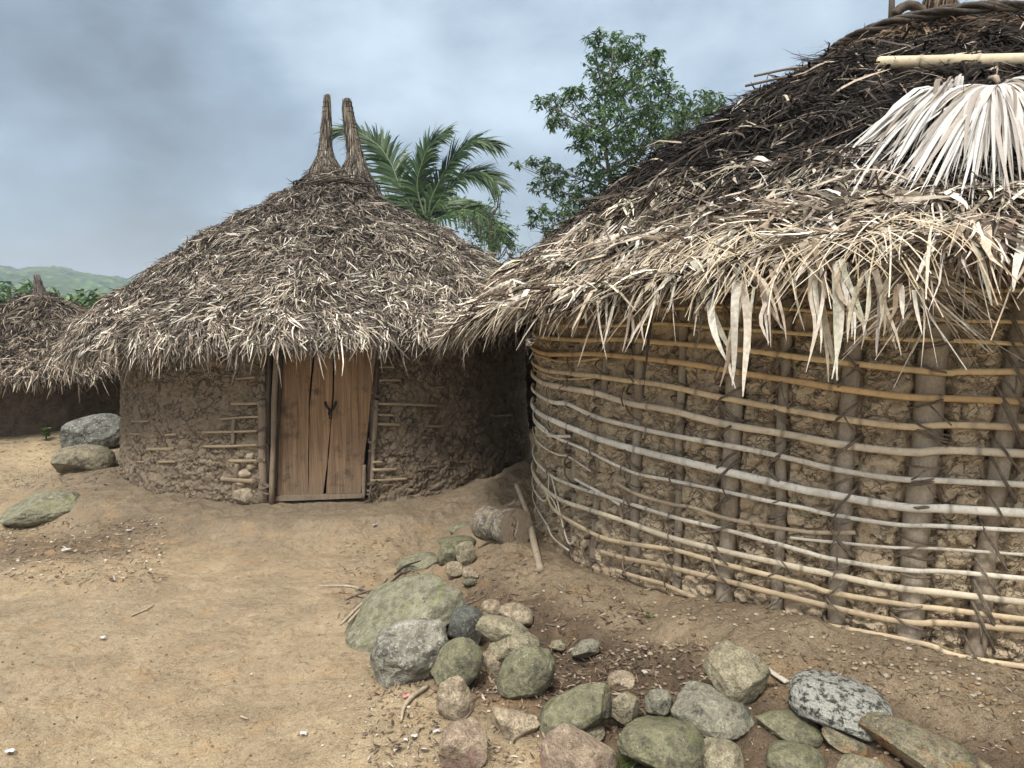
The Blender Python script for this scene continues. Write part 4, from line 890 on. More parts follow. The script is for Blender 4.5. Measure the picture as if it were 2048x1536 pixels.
# ------------------------------------------------------------------ far huts
hut3 = empty('mud_hut', (H3[0], H3[1], -.14), 'low distant mud hut on the left under a cone of thatch with one short horn', 'hut', 'round thatched mud huts')
roof3 = Roof(H3, [(0, 1.72), (.25, 1.62), (.55, 1.46), (1.1, 1.14), (1.7, .92), (2.15, .76), (2.3, .68)], (0.0, 0.0), .05, 43); roof3.base('roof_underlay', hut3, nphi=160, nr=30)
def col3(x, y, r, ph, k, kind):
    c = pal(k, [(.032, .026, .020), (.125, .10, .078), (.27, .22, .165), (.44, .385, .31)], [.36, .36, .20, .08]); return np.clip(c * (.72 + .5 * sstep(.5, 2.2, r))[:, None], 0, 1)
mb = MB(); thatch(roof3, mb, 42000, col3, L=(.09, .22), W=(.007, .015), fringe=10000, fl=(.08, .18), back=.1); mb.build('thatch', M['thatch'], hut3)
m3 = MB(); hp = [(H3[0] + .02, H3[1], 1.55), (H3[0] + .01, H3[1], 1.68), (H3[0], H3[1], 1.80), (H3[0] - .02, H3[1], 1.97)]; tube(m3, hp, [.20, .10, .06, .03], 10, np.array([.13, .11, .095]), jit=.1); horn(m3, hp, [.2, .1, .06, .03], 500, [(.035, .028, .026), (.12, .098, .088), (.26, .22, .19), (.4, .36, .3)]); m3.build('roof_horn', M['thatch'], hut3)
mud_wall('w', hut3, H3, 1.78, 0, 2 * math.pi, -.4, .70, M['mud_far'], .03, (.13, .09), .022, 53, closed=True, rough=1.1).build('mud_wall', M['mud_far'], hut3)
hut4 = empty('mud_hut', (H4[0], H4[1], -.16), 'distant mud hut glimpsed through the gap between the two large huts', 'hut', 'round thatched mud huts')
roof4 = Roof(H4, [(0, 2.15), (.4, 1.95), (1.1, 1.55), (1.8, 1.2), (2.4, .98)], (0, 0), .05, 63); roof4.base('roof_underlay', hut4, nphi=120, nr=24)
mb = MB(); thatch(roof4, mb, 12000, col3, L=(.16, .32), W=(.012, .024), fringe=4000, back=.2); mb.build('thatch', M['thatch'], hut4)
mud_wall('w', hut4, H4, 1.9, 0, 2 * math.pi, -.4, 1.05, M['mud_far'], .035, (.13, .09), .02, 73, closed=True).build('mud_wall', M['mud_far'], hut4)

# ------------------------------------------------------------------ things lying on the near roof
bp = empty('bamboo_pole', tuple(roof2.hit(1760, 128)), 'stout pale bamboo pole lying level across the near dark roof', 'bamboo pole')
a = roof2.hit(1758, 132); b = roof2.hit(2048, 128)
a = np.array(a) + np.array([0, -.03, .03]); b = np.array(b) + np.array([0, -.03, .03]); b = at_y(2048, 121, b[1]); a = at_y(1757, 126, a[1]); v = b - a
pts = a + v * np.linspace(0, 1.7, 150)[:, None]; L = np.linalg.norm(v) * 1.7; t = np.linspace(0, L, 150); rad = np.full(150, 12.0 / FPX * a[1]); cc = np.tile(np.array([.56, .47, .32]), (150, 1)) * (1 + .08 * vnoise(P3(t * 4, 0 * t), 5))[:, None]
for x in np.arange(.22, L, .27): rad = rad + .004 * np.exp(-((t - x) / .008) ** 2); cc = cc * (1 - .55 * np.exp(-((t - x - .006) / .007) ** 2))[:, None]
m3 = MB(); tube(m3, pts, rad, 14, np.concatenate([np.repeat(cc, 14, 0), cc[:1] * .3, cc[-1:] * .3])); m3.build('culm', M['bamboo'], bp)
for f in (.02, .83 / 1.7 * 1.0 + .0):
    m3 = MB(); c = a + v * (f * 1.7 if f > .1 else .05); tube(m3, [c + np.array([-.0, -.02, -.035]), c + np.array([-.05, -.03, -.055])], .010, 7, np.array([.6, .55, .45])); m3.build('stub', M['bamboo'], bp)
def fan(label, apex, tips, n, seed, w=(.011, .027)):
    r = np.random.default_rng(seed); p0 = np.array(roof2.hit(*apex, dz=.03)); N, dn, sd = roofvec(p0); e_ = empty('dry_palm_frond', tuple(p0), label, 'palm frond', 'bleached palm fronds on the near roof')
    m3 = MB(); tips = np.array(tips, float); s = np.linspace(0, 1, len(tips))
    for i in range(n):
        u = (i + r.uniform(0, 1)) / n; tx = np.interp(u, s, tips[:, 0]) + r.normal(0, 8); ty = np.interp(u, s, tips[:, 1]) + r.normal(0, 14)
        q = roof2.hit(min(tx, 2300), ty, dz=.02); 
        if q is None: continue
        q = np.array(q); q = p0 + (q - p0) * r.uniform(.6, 1.03); lay_ = r.uniform(0, .05); k_ = 9; tt = np.linspace(0, 1, k_)
        C = p0 + (q - p0) * tt[:, None]; C[:, 2] = np.maximum(C[:, 2], roof2.zz(C[:, 0], C[:, 1]) + .015) + .05 * np.sin(np.pi * tt) + lay_ * np.sin(tt * 2.6); 
        d = unit(q - p0); nn = unit(N + r.normal(0, .35, 3)); S = unit(np.cross(d, nn)); C = C + S * (r.normal(0, .02) * np.sin(np.pi * tt))[:, None]
        wd = r.uniform(*w) * np.interp(tt, [0, .2, .55, .85, 1], [.22, .75, 1, .5, .05]); V = np.stack([C - S * wd[:, None] / 2, C + nn * (wd * .18)[:, None], C + S * wd[:, None] / 2], 1).reshape(-1, 3)
        j = np.arange(k_ - 1) * 3; Q = np.concatenate([np.stack([j, j + 1, j + 4, j + 3], -1), np.stack([j + 1, j + 2, j + 5, j + 4], -1)])
        c = np.array([(.50, .48, .45), (.36, .32, .28), (.60, .59, .57), (.22, .18, .14)][r.choice(4, p=[.45, .25, .22, .08])]) * r.uniform(.85, 1.05); m3.add(V, Q, None, c)
    m3.build('leaflets', M['fan'], e_); m3 = MB(); tube(m3, [p0 - dn * .10 + N * .01, p0 + N * .035, p0 + dn * .06 + N * .03], [.012, .014, .008], 7); m3.build('stalk', M['stick'], e_)
fan('smaller bleached palm frond fanned open on the near roof, left of the other', (1905, 182), [(1660, 345), (1668, 372), (1700, 385), (1745, 385), (1790, 345), (1850, 290), (1900, 270), (1920, 260)], 85, 3)
fan('larger bleached white palm frond fanned down the near roof at the photo edge', (1990, 172), [(1735, 352), (1800, 380), (1860, 400), (1905, 410), (1940, 405), (1975, 400), (2020, 420), (2070, 400), (2140, 380), (2200, 320), (2260, 250)], 190, 4)
sc = np.array(roof2.hit(1326, 515)) ; m3 = MB(); rr = np.array([-1, 0, 0]); sc = sc + np.array([0, -.03, .03])
tube(m3, smooth_line([sc, sc + np.array([.012, -.02, -.03]), sc + np.array([.02, -.03, -.075]), sc + np.array([.03, -.03, -.10])], 4), np.interp(np.linspace(0, 1, 13), [0, .2, .6, 1], [.008, .013, .015, .004]), 8, squash=.5); tag(m3.build('plastic_scrap', M['slate'], origin=tuple(sc)), 'dark slate coloured scrap caught in the straw of the near eave', 'scrap')

# ------------------------------------------------------------------ stones
def ico(sub):
    import bmesh
    bm = bmesh.new(); bmesh.ops.create_icosphere(bm, subdivisions=sub, radius=1.0); V = np.array([v.co[:] for v in bm.verts]); T = np.array([[v.index for v in f.verts] for f in bm.faces]); bm.free(); return V, T
ICO = {s: ico(s) for s in (4, 5, 6)}
RM = {}
def rmat(key):
    if key in RM: return RM[key]
    P = dict(
        moss_slab=dict(c1=(.16, .155, .105), c2=(.21, .20, .14), moss=.36, mosscol=(.10, .108, .04), lichen=.10, dark=.1, fine=.6),
        lumpy=dict(c1=(.22, .21, .17), c2=(.32, .30, .24), moss=.15, lichen=.42, dark=.5),
        dark=dict(c1=(.085, .09, .08), c2=(.14, .145, .125), moss=.1, lichen=.2, dark=.4, fine=.8),
        mossy=dict(c1=(.145, .14, .085), c2=(.19, .18, .115), moss=.34, mosscol=(.08, .088, .03), lichen=.12, dark=.45, fine=.5),
        tan=dict(c1=(.30, .24, .16), c2=(.40, .33, .24), moss=.0, lichen=.12, dark=.12),
        tanmoss=dict(c1=(.25, .22, .14), c2=(.34, .30, .21), moss=.28, lichen=.15, dark=.25),
        grey=dict(c1=(.20, .19, .145), c2=(.27, .255, .19), moss=.15, lichen=.15, dark=.35, fine=.7),
        pink=dict(c1=(.30, .225, .165), c2=(.34, .275, .20), moss=.12, lichen=.12, dark=.08, stain=(.31, .20, .165)),
        speck=dict(c1=(.045, .045, .04), c2=(.09, .085, .07), moss=.0, lichen=.75, dark=.6, fine=.8),
        orange=dict(c1=(.20, .18, .12), c2=(.28, .24, .16), moss=.3, lichen=.15, dark=.3, stain=(.36, .19, .08)),
        boulder=dict(c1=(.12, .125, .11), c2=(.20, .20, .18), moss=.0, lichen=.35, dark=.5),
        boulder2=dict(c1=(.22, .20, .14), c2=(.30, .26, .18), moss=.15, lichen=.1, dark=.15))[key]
    RM[key] = mat_rock('rock_' + key, **P); return RM[key]
def rock(cx, cy, hw, hh, tilt, key, label, seed, depth=.85, cuts=0, bury=.35, amp=.10, sub=5, lump=0.0, yc=None, cutd=(.66, .92), group='stones edging the earth mound', raise_=0.0, cat='rock', dents=0, name='rock'):
    r = np.random.default_rng(seed)
    g = at_ground(cx, cy + hh * .75, fine=False); dist = np.linalg.norm(g - O3); k = dist * np.dot(unit(ray(cx, cy)), np.array([0, CP, -SP])) / FPX
    a = hw * k; hproj = hh * k; phi = math.asin(min(.95, (EYE - g[2]) / dist)); b = a * depth if hw > hh else hproj * depth
    cc2 = hproj ** 2 - (b * math.sin(phi)) ** 2; c = math.sqrt(cc2) / math.cos(phi) if cc2 > (hproj * .35) ** 2 else hproj * .45
    if cc2 <= (hproj * .35) ** 2: b = math.sqrt(max(hproj ** 2 - (c * math.cos(phi)) ** 2, 1e-5)) / math.sin(phi)
    V, T = ICO[sub]; V = V.copy(); V = V / (np.abs(V) ** 2.6).sum(1)[:, None] ** (1 / 2.6); cuts += 4
    for i in range(cuts):
        n = unit(r.normal(0, 1, 3)); n[1] -= .3; n = unit(n); d = r.uniform(*cutd); s = V @ n; ov = np.maximum(s - d, 0); V = V - n * (ov * .93)[:, None]
    V = V * (1 + amp * fbm(V * 1.3 + seed, 3, seed)[:, None] + lump * fbm(V * 3.1 + seed, 3, seed + 5)[:, None] + .035 * fbm(V * 6 + seed, 4, seed + 9)[:, None])
    for i in range(dents):
        n = unit(r.normal(0, 1, 3) + np.array([0, -.6, .7])); s = V @ n; V = V * (1 - .22 * np.exp(-((1 - s / np.linalg.norm(V, axis=1)) / .07) ** 2))[:, None]
    mx = V.max(0); mn = V.min(0); V = (V - (mx + mn) / 2) / ((mx - mn) / 2)
    V = V * np.array([a, b, c]); th = R_(tilt); ct, st = math.cos(th), math.sin(th)
    V = np.stack([V[:, 0] * ct - V[:, 2] * st, V[:, 1], V[:, 0] * st + V[:, 2] * ct], -1)
    d = ray(cx, cy); lo = -V[:, 2].min()
    # slide along the sight line until the stone is sunk into the soil by its own share
    ts = np.linspace(dist * .5, dist * 1.5, 1200); P = O3 + unit(d) * ts[:, None]; e_ = P[:, 2] - (H(P[:, 0], P[:, 1]) + lo * (1 - min(.8, bury * 1.25 + .06)) + raise_); i = np.argmax(e_ < 0); ctr = P[i]
    az_ = math.atan2(ctr[0], ctr[1]); ca, sa = math.cos(-az_), math.sin(-az_); V = np.stack([V[:, 0] * ca - V[:, 1] * sa, V[:, 0] * sa + V[:, 1] * ca, V[:, 2]], -1)
    mb = MB(); mb.add(V + ctr, None, T); o = mb.build(name, rmat(key), origin=tuple(ctr)); tag(o, label, cat, group); return o
G = 'stones edging the earth mound'
rock(806, 1238, 142, 84, 26, 'moss_slab', 'broad flat mossy green boulder, largest stone of the pile', 1, depth=.9, bury=.60, amp=.12, sub=6, cuts=2, cutd=(.6, .8))
rock(819, 1309, 79, 62, 4, 'lumpy', 'lumpy pale grey boulder with a pitted top, in front of the flat green boulder', 2, cuts=2, amp=.10, lump=.10, bury=.22, sub=6, dents=3)
rock(933, 1254, 36, 40, -12, 'dark', 'dark charcoal stone standing behind the small mossy oval one', 3, depth=.9, bury=.3, raise_=.02)
rock(912, 1329, 56, 42, 42, 'mossy', 'mossy oval stone tilted against the lumpy pale grey boulder', 4, bury=.15, amp=.07)
rock(1004, 1264, 52, 27, -14, 'tanmoss', 'thin angular tan stone resting on top of the greenish lumpy one', 5, cuts=5, bury=.2, raise_=.10, depth=.6)
rock(1027, 1296, 53, 32, 2, 'tanmoss', 'greenish tan lumpy stone wedged above the biggest mossy oval stone', 6, cuts=2, lump=.07, bury=.2, raise_=.04, depth=.6)
rock(977, 1327, 27, 24, 15, 'tan', 'small pale tan stone between the two mossy oval stones', 7, cuts=4, bury=.25)
rock(1052, 1348, 65, 49, 52, 'mossy', 'big smooth mossy oval stone lying tilted at the centre of the pile', 8, bury=.12, amp=.06, sub=6)
rock(984, 1221, 23, 21, 0, 'tan', 'small round tan stone right behind the dark charcoal stone', 9, cuts=1, bury=.35)
rock(1030, 1235, 37, 27, -10, 'tan', 'rounded tan stone half buried behind the thin angular one', 10, bury=.5, amp=.08)
rock(905, 1398, 38, 42, 28, 'tan', 'squarish tan stone standing on the path edge below the mossy ovals', 11, cuts=6, bury=.15, depth=.7)
rock(1028, 1447, 49, 34, -14, 'tan', 'flat topped tan block, brick like, between the two pink stones', 12, cuts=7, bury=.25, cutd=(.55, .75))
rock(926, 1486, 50, 50, 10, 'pink', 'pinkish tan angular stone nearest the path at the bottom of the photo', 13, cuts=5, bury=.2, sub=6)
rock(1150, 1428, 80, 42, 30, 'mossy', 'long mossy slab sloping beside the big pink stone', 14, cuts=3, bury=.25, depth=.6, sub=6)
rock(1156, 1515, 76, 68, 0, 'pink', 'big pink granite stone cut by the bottom edge of the photo', 15, cuts=4, bury=.2, sub=6, cutd=(.6, .8))
rock(1172, 1466, 38, 20, 5, 'tanmoss', 'greenish stone peeping out behind the big pink granite stone', 16, cuts=1, bury=.4)
rock(1248, 1420, 31, 33, -30, 'tanmoss', 'pale wedge shaped stone standing right of the long mossy slab', 17, cuts=5, bury=.2, depth=.6)
rock(1242, 1363, 27, 20, 0, 'tan', 'smooth tan stone half buried above the pale wedge stone', 18, bury=.5, amp=.05)
rock(1316, 1404, 28, 26, 0, 'grey', 'pale grey green stone left of the long smooth grey one', 19, cuts=4, bury=.3)
rock(1322, 1488, 87, 54, -4, 'mossy', 'very large dark mossy oval stone at the bottom edge', 20, bury=.2, amp=.05, sub=6)
rock(1171, 1297, 30, 19, 10, 'grey', 'small grey angular stone alone among leaf litter on the mound', 21, cuts=5, bury=.35)
rock(1116, 1291, 16, 11, 0, 'tanmoss', 'little flat stone left of the small grey angular one on the mound', 22, cuts=3, bury=.4, sub=4)
rock(907, 1138, 17, 15, 0, 'tan', 'small round grey tan stone just above the flat green boulder', 23, bury=.2, amp=.05)
rock(940, 1147, 18, 12, -25, 'tan', 'small long stone right of the small round one', 24, bury=.25)
rock(939, 1164, 15, 7, 0, 'mossy', 'tiny mossy stone lowest of the little stones below the log', 25, bury=.4, sub=4)
rock(932, 1109, 21, 25, 10, 'tanmoss', 'upright pale stone with a pointed top below the log', 26, cuts=4, bury=.2, depth=.6)
rock(900, 1111, 24, 19, 0, 'mossy', 'rounded olive stone left of the upright pale stone', 27, bury=.3)
rock(913, 1086, 40, 14, 4, 'mossy', 'flat olive stone touching the left end of the log', 28, bury=.3, amp=.06)
rock(836, 1131, 46, 22, 14, 'moss_slab', 'low mossy outcrop behind the flat green boulder', 29, bury=.6, amp=.08)
rock(922, 1058, 24, 14, 15, 'moss_slab', 'half buried mossy stone behind the flat olive stone by the log', 30, bury=.5)
rock(1034, 1010, 24, 14, 8, 'tan', 'tan stone behind the log, beside the leaning stick', 31, bury=.3)
rock(1469, 1347, 60, 52, -22, 'tanmoss', 'tall angular pale stone with an ochre streak, topmost of the row below the near hut', 32, cuts=5, bury=.18, sub=6, raise_=.03)
rock(1425, 1427, 80, 48, -16, 'grey', 'long smooth grey stone below the tall angular pale one', 33, cuts=1, bury=.2, amp=.05, sub=6)
rock(1678, 1408, 97, 53, -8, 'speck', 'large black oval stone speckled with white lichen', 34, bury=.22, amp=.04, sub=6)
rock(1578, 1455, 68, 30, -12, 'mossy', 'dark green blocky stone left of the speckled black oval', 35, cuts=5, bury=.25, depth=.6)
rock(1437, 1520, 50, 38, 0, 'tanmoss', 'rough tan stone at the bottom edge below the long smooth grey stone', 36, cuts=3, bury=.3)
rock(1592, 1522, 58, 34, 0, 'mossy', 'domed olive stone at the bottom edge below the dark green block', 37, bury=.3)
rock(1698, 1487, 56, 22, -22, 'orange', 'flattish green and ochre stone under the speckled black oval', 38, cuts=3, bury=.3, depth=.6)
rock(1722, 1532, 50, 27, 0, 'tanmoss', 'pale domed stone cut by the bottom edge, under the ochre one', 39, bury=.3)
rock(1862, 1512, 138, 40, -16, 'orange', 'long orange stained slab at the right end of the row', 40, cuts=4, bury=.3, depth=.4, sub=6)
rock(2030, 1534, 34, 16, 0, 'grey', 'stone just showing in the bottom right corner of the photo', 41, bury=.3)
rock(189, 868, 62, 40, 12, 'boulder', 'large dark grey boulder beside the wall of the middle hut', 42, cuts=2, bury=.25, amp=.12, sub=6, group='boulders on the left')
rock(168, 921, 58, 32, 0, 'boulder2', 'domed tan grey boulder in front of the large dark one', 43, bury=.35, amp=.08, sub=6, group='boulders on the left')
rock(84, 1018, 74, 32, 5, 'moss_slab', 'low boulder covered in bright moss at the left side of the path', 44, bury=.45, amp=.10, sub=6, group='boulders on the left')
rock(491, 991, 23, 18, 0, 'tan', 'round tan stone at the foot of the door post', 45, bury=.1, amp=.07, group='stones by the door')
def gapstone(px, py, hw, hh, seed):
    p = at_cyl(px, py, H1, R1 + .03); k = p[1] / FPX; V, T = ICO[4]; V = V * (1 + .18 * fbm(V * 1.5 + seed, 3, seed)[:, None]) * np.array([hw * k, .05, hh * k]); mb = MB(); mb.add(V + p, None, T); mb.build('infill_stone', rmat('tan'), hut1)
for q in ((491, 947, 14, 11, 1), (504, 932, 10, 8, 2), (486, 964, 17, 12, 3), (502, 912, 9, 8, 4)): gapstone(*q)

# ------------------------------------------------------------------ log, sticks, twigs
M_end = mat_wood('log_end', (.22, .17, .12), (.31, .25, .18), (.15, .11, .08), (14, 14, 14))
cf = at_ground(1035, 1092, fine=False); r_l = .122; cf = at_y(1033, 1056, cf[1] - .0)
cb = at_y(968, 1046, cf[1] + .27); lg = empty('log', tuple(cf), 'short thick sawn log lying on the mound beside the near hut', 'log')
m3 = MB(); ax = np.array(cb) - cf; nL = 40; t = np.linspace(0, 1, nL); C = cf + ax * t[:, None]; T_, N_, B_ = frames(C); a = np.arange(40) / 40 * 2 * np.pi; AA, TT = np.meshgrid(a, t); rr = r_l * (1 - .20 * np.exp(-((TT - .55) / .22) ** 2)) * (1 - .08 * TT) + .008 * fbm(np.stack([np.cos(AA) * 2, np.sin(AA) * 2, TT * 3], -1), 4, 3); rr[-1] *= .9; rr[-2] *= .97
V = C[:, None] + N_[:, None] * (np.cos(AA) * rr)[..., None] + B_[:, None] * (np.sin(AA) * rr)[..., None]; i = np.arange(nL - 1)[:, None] * 40; j = np.arange(40)[None]; j2 = (j + 1) % 40
m3.add(np.concatenate([V.reshape(-1, 3), C[-1:]]), np.stack([i + j, i + 40 + j, i + 40 + j2, i + j2], -1).reshape(-1, 4), np.stack([np.full(40, nL * 40), (nL - 1) * 40 + np.arange(40), (nL - 1) * 40 + (np.arange(40) + 1) % 40], -1))
barkm = mat_rock('log_bark', (.22, .17, .12), (.34, .285, .21), moss=0.0, lichen=.45, dark=.5); m3.build('bark', barkm, lg)
m3 = MB(); nr = 26; rr2 = np.linspace(0, 1, nr); face = V[0]; ctr = face.mean(0); P = ctr + (face - ctr)[None] * rr2[:, None, None]; angs = a
nf = -unit(ax)
for ca, ln, wd in ((1.9, .85, .05), (4.7, .9, .05), (3.6, .35, .04)):
    da = np.abs((angs[None] - ca - .25 * np.sin(rr2[:, None] * 7) + np.pi) % (2 * np.pi) - np.pi) * rr2[:, None]
    P = P - nf * (.012 * np.exp(-(da / .04) ** 2) * (rr2[:, None] < ln) * (rr2[:, None] > .03))[..., None]
P = P + nf * .002; i = np.arange(nr - 1)[:, None] * 40; m3.add(P.reshape(-1, 3), np.stack([i + j, i + j2, i + 40 + j2, i + 40 + j], -1).reshape(-1, 4)); m3.build('cut_end', M_end, lg)
def stickobj(name, pts, rad, mat, label, cat, group=None, k=8, jit=.06, squash=1.0):
    m3 = MB(); P = smooth_line(pts, 6); rr = np.interp(np.linspace(0, 1, len(P)), np.linspace(0, 1, len(rad)), rad); tube(m3, P, rr, k, jit=jit, squash=squash); tag(m3.build(name, M[mat], origin=tuple(P[0])), label, cat, group)
s1 = at_ground(1081, 1140, dz=.02); s3 = at_y(1033, 970, 5.25); s2 = at_y(1068, 1085, s1[1] + .40)
stickobj('stick', [s1, s2, at_y(1056, 1030, 4.95), s3], [.020, .021, .018, .016], 'stick', 'stout pale stick leaning behind the log, end on the mound', 'stick')
def gline(pxs, dz=.012): return [at_ground(x, y, dz=dz) for x, y in pxs]
stickobj('wood_splinter', gline([(1512, 1320), (1545, 1345), (1574, 1364)], .015), [.009, .012, .014], 'bone', 'flat white wood splinter on the earth above the black speckled stone', 'splinter', squash=.5)
stickobj('twig', gline([(802, 1442), (808, 1415), (826, 1392), (856, 1372)], .012), [.006, .007, .010, .008], 'stick', 'pale bent stick on the path beside the squarish tan stone', 'twig')
tw = 'twigs along the flat green boulder'
stickobj('twig', [at_y(x, y, Y) for x, y, Y in ((880, 1246, 3.42), (925, 1213, 3.62), (955, 1200, 3.7), (975, 1186, 3.78))], [.007, .007, .005, .004], 'vine', 'long dark twig leaning over the dark charcoal stone', 'twig', tw)
for q in ([(683, 1250), (720, 1208), (760, 1186)], [(700, 1232), (742, 1198), (803, 1168)], [(712, 1218), (760, 1180), (790, 1170)], [(640, 1174), (700, 1174), (735, 1186)], [(690, 1200), (730, 1184), (770, 1176)], [(708, 1190), (735, 1196), (752, 1200)], [(718, 1178), (740, 1186), (756, 1196)], [(696, 1244), (720, 1222), (745, 1200)], [(725, 1212), (746, 1190), (775, 1160)], [(742, 1232), (752, 1210), (762, 1192)], [(790, 1150), (812, 1132), (840, 1122)], [(775, 1172), (800, 1150), (822, 1140)]):
    stickobj('twig', gline([(x + rng.uniform(-2, 2), y + rng.uniform(-2, 2)) for x, y in q], .06), [.007, .008, .005], rng.choice(['vine', 'stick', 'rope_dark']), 'thin dry twig in the heap along the upper edge of the flat green boulder', 'twig', tw, k=6)
for q, lab in (([(1090, 1248), (1120, 1252), (1135, 1246)], 'short dark twig on the mound right of the thin angular stone'), ([(905, 1446), (930, 1436), (945, 1420)], 'brown curled twig between the squarish tan stone and the pink one'), ([(262, 1232), (290, 1220), (308, 1210)], 'pale straight straw lying on the open path'), ([(480, 1432), (496, 1438)], 'small straw stub with a leaf on the lower path')):
    stickobj('twig', gline(q, .008), [.004, .005, .003], 'stick' if 'pale' in lab or 'straw' in lab else 'vine', lab, 'twig', 'loose twigs on the ground', k=6)

# scraps and litter
def scrap(name, px, py, size, mat, label, cat, group=None, n=3):
    p = at_ground(px, py, dz=.012); m3 = MB(); g = 5; u = np.linspace(-1, 1, g); U, W_ = np.meshgrid(u, u); r = np.random.default_rng(int(px * 7 + py)); k = size * .75 * p[1] / FPX
    z = .25 * r.normal(0, 1, (g, g)) * k + .3 * k * np.abs(U); X = U * k + r.normal(0, .15, (g, g)) * k; Y = W_ * k * .8 + r.normal(0, .15, (g, g)) * k; V = np.stack([X, Y, np.abs(z)], -1).reshape(-1, 3) + p
    i = np.arange(g - 1)[:, None] * g; j = np.arange(g - 1)[None]; m3.add(V, np.stack([i + j, i + j + 1, i + g + j + 1, i + g + j], -1).reshape(-1, 4)); o = m3.build(name, M[mat], origin=tuple(p), smooth=False); tag(o, label, cat, group)
GS = 'white scraps dropped on the ground'
for px, py, s, lab in ((607, 1467, 10, 'crumpled white paper scrap on the lower path'), (20, 1502, 12, 'white paper scrap by the bottom left corner'), (44, 1050, 9, 'white crumpled scrap under the mossy boulder on the left'), (135, 1100, 11, 'long white scrap on the dark soil at the left'), (205, 1275, 8, 'faint white flake in the middle of the path'), (258, 1061, 7, 'white shred below the earth ledge of the middle hut'),
                       (750, 1050, 6, 'tiny white foil scrap on the path before the door'), (873, 1462, 8, 'white scrap beside the pinkish angular stone'), (812, 1480, 7, 'white flake left of the pinkish angular stone'), (828, 1472, 8, 'pale torn scrap between path and pinkish stone')):
    scrap('paper_scrap', px, py, s, 'white', lab, 'paper scrap', GS)
scrap('pink_petal', 811, 1393, 9, 'pink', 'pink scrap on the ground below the lumpy pale boulder', 'scrap'); scrap('pink_petal', 1186, 1368, 9, 'pink', 'pink scrap lying above the long mossy slab', 'scrap')
mb = MB()
def litter(n, px0, px1, py0, py1, cols, w, L=(.012, .05), W=(.004, .012)):
    pts = []
    for _ in range(n):
        P = at_fast(rng.uniform(px0, px1), rng.uniform(py0, py1)); pts.append(P)
    P = np.array(pts); d = rng.normal(0, 1, (n, 3)); d[:, 2] = rng.uniform(0, .35, n); N = unit(np.array([0, 0, 1.0]) + rng.normal(0, .35, (n, 3)))
    blades(mb, P, d, N, rng.uniform(*L, n), rng.uniform(*W, n), rng.uniform(0, .3, n), pal(n, cols, w), seg=2, prof=(.4, 1, .3), curl=rng.normal(0, .3, n))
_ts = np.geomspace(1.2, 16, 420)
def at_fast(px, py):
    d = ray(px, py); P = O3 + d * _ts[:, None]; g = H(P[:, 0], P[:, 1]); i = np.argmax(P[:, 2] < g); p = P[i]; return np.array([p[0], p[1], g[i] + float(Hfine(p[0], p[1])) + .004])
LC = [(.15, .105, .068), (.22, .165, .11), (.30, .24, .17), (.05, .036, .026), (.42, .37, .30)]
litter(1000, 1080, 1420, 1290, 1480, LC, [.3, .25, .15, .25, .05], (.012, .045)); litter(1100, 880, 1300, 1180, 1420, LC, [.35, .2, .12, .3, .03]); litter(600, 1300, 2048, 1290, 1536, LC, [.35, .25, .12, .25, .03], (.01, .035), (.003, .008))
litter(600, 740, 1100, 1330, 1536, LC, [.3, .25, .15, .2, .1], (.01, .04)); litter(700, 0, 330, 1040, 1170, LC, [.35, .15, .1, .35, .05], (.02, .06)); litter(200, 0, 900, 1050, 1536, LC, [.3, .3, .1, .2, .1], (.006, .025), (.003, .007)); litter(350, 680, 900, 1090, 1260, LC, [.35, .2, .2, .25, 0], (.02, .06)); litter(500, 1500, 2048, 1300, 1420, LC, [.3, .3, .2, .2, 0], (.008, .03), (.003, .006))
litter(260, 0, 240, 880, 980, LC, [.35, .3, .2, .1, .05], (.03, .08), (.01, .02)); litter(200, 900, 1100, 1100, 1200, LC, [.35, .3, .2, .15, 0])
tag(mb.build('leaf_litter', M['litter']), kind='stuff')
mb = MB(); V4, T4 = ico(2); 
def pebbles(n, px0, px1, py0, py1, s):
    for _ in range(n):
        p = at_fast(rng.uniform(px0, px1), rng.uniform(py0, py1)); r = rng.uniform(*s); c = np.array([(.36, .29, .20), (.26, .19, .12), (.48, .42, .33), (.15, .11, .08)][rng.choice(4, p=[.35, .35, .12, .18])]); mb.add(p + V4 * r * np.array([1, rng.uniform(.6, 1), rng.uniform(.4, .7)]) * (1 + .2 * rng.normal(0, 1, (len(V4), 1)) * .5), None, T4, c)
pebbles(500, 680, 2048, 1180, 1536, (.003, .010)); pebbles(350, 0, 900, 1060, 1536, (.002, .006)); pebbles(200, 0, 330, 1040, 1160, (.004, .014)); pebbles(450, 1220, 2048, 1180, 1400, (.003, .013))
tag(mb.build('pebbles', M['litter']), kind='stuff')

# ------------------------------------------------------------------ small plants
GR = [(.06, .11, .025), (.10, .17, .04), (.16, .22, .07), (.24, .24, .10)]
def tuft(px, py, n, L, spread, label, W=(.002, .004), name='grass_tuft', cat='grass tuft', kind=None):
    p = at_ground(px, py); P0 = p + np.stack([rng.normal(0, spread, n), rng.normal(0, spread, n), np.zeros(n) + .0], -1); P0[:, 2] = H(P0[:, 0], P0[:, 1]) - .005; m3 = MB(); d = np.stack([rng.normal(0, .5, n), rng.normal(-.1, .5, n), np.ones(n)], -1)
    blades(m3, P0, d, rng.normal(0, 1, (n, 3)), rng.uniform(*L, n), rng.uniform(*W, n), rng.uniform(.1, .6, n), pal(n, GR, [.3, .4, .2, .1]), seg=4, prof=(.8, 1, .8, .5, .1)); tag(m3.build(name, M['leaf'], origin=tuple(p)), None if kind else label, None if kind else cat, None, kind)
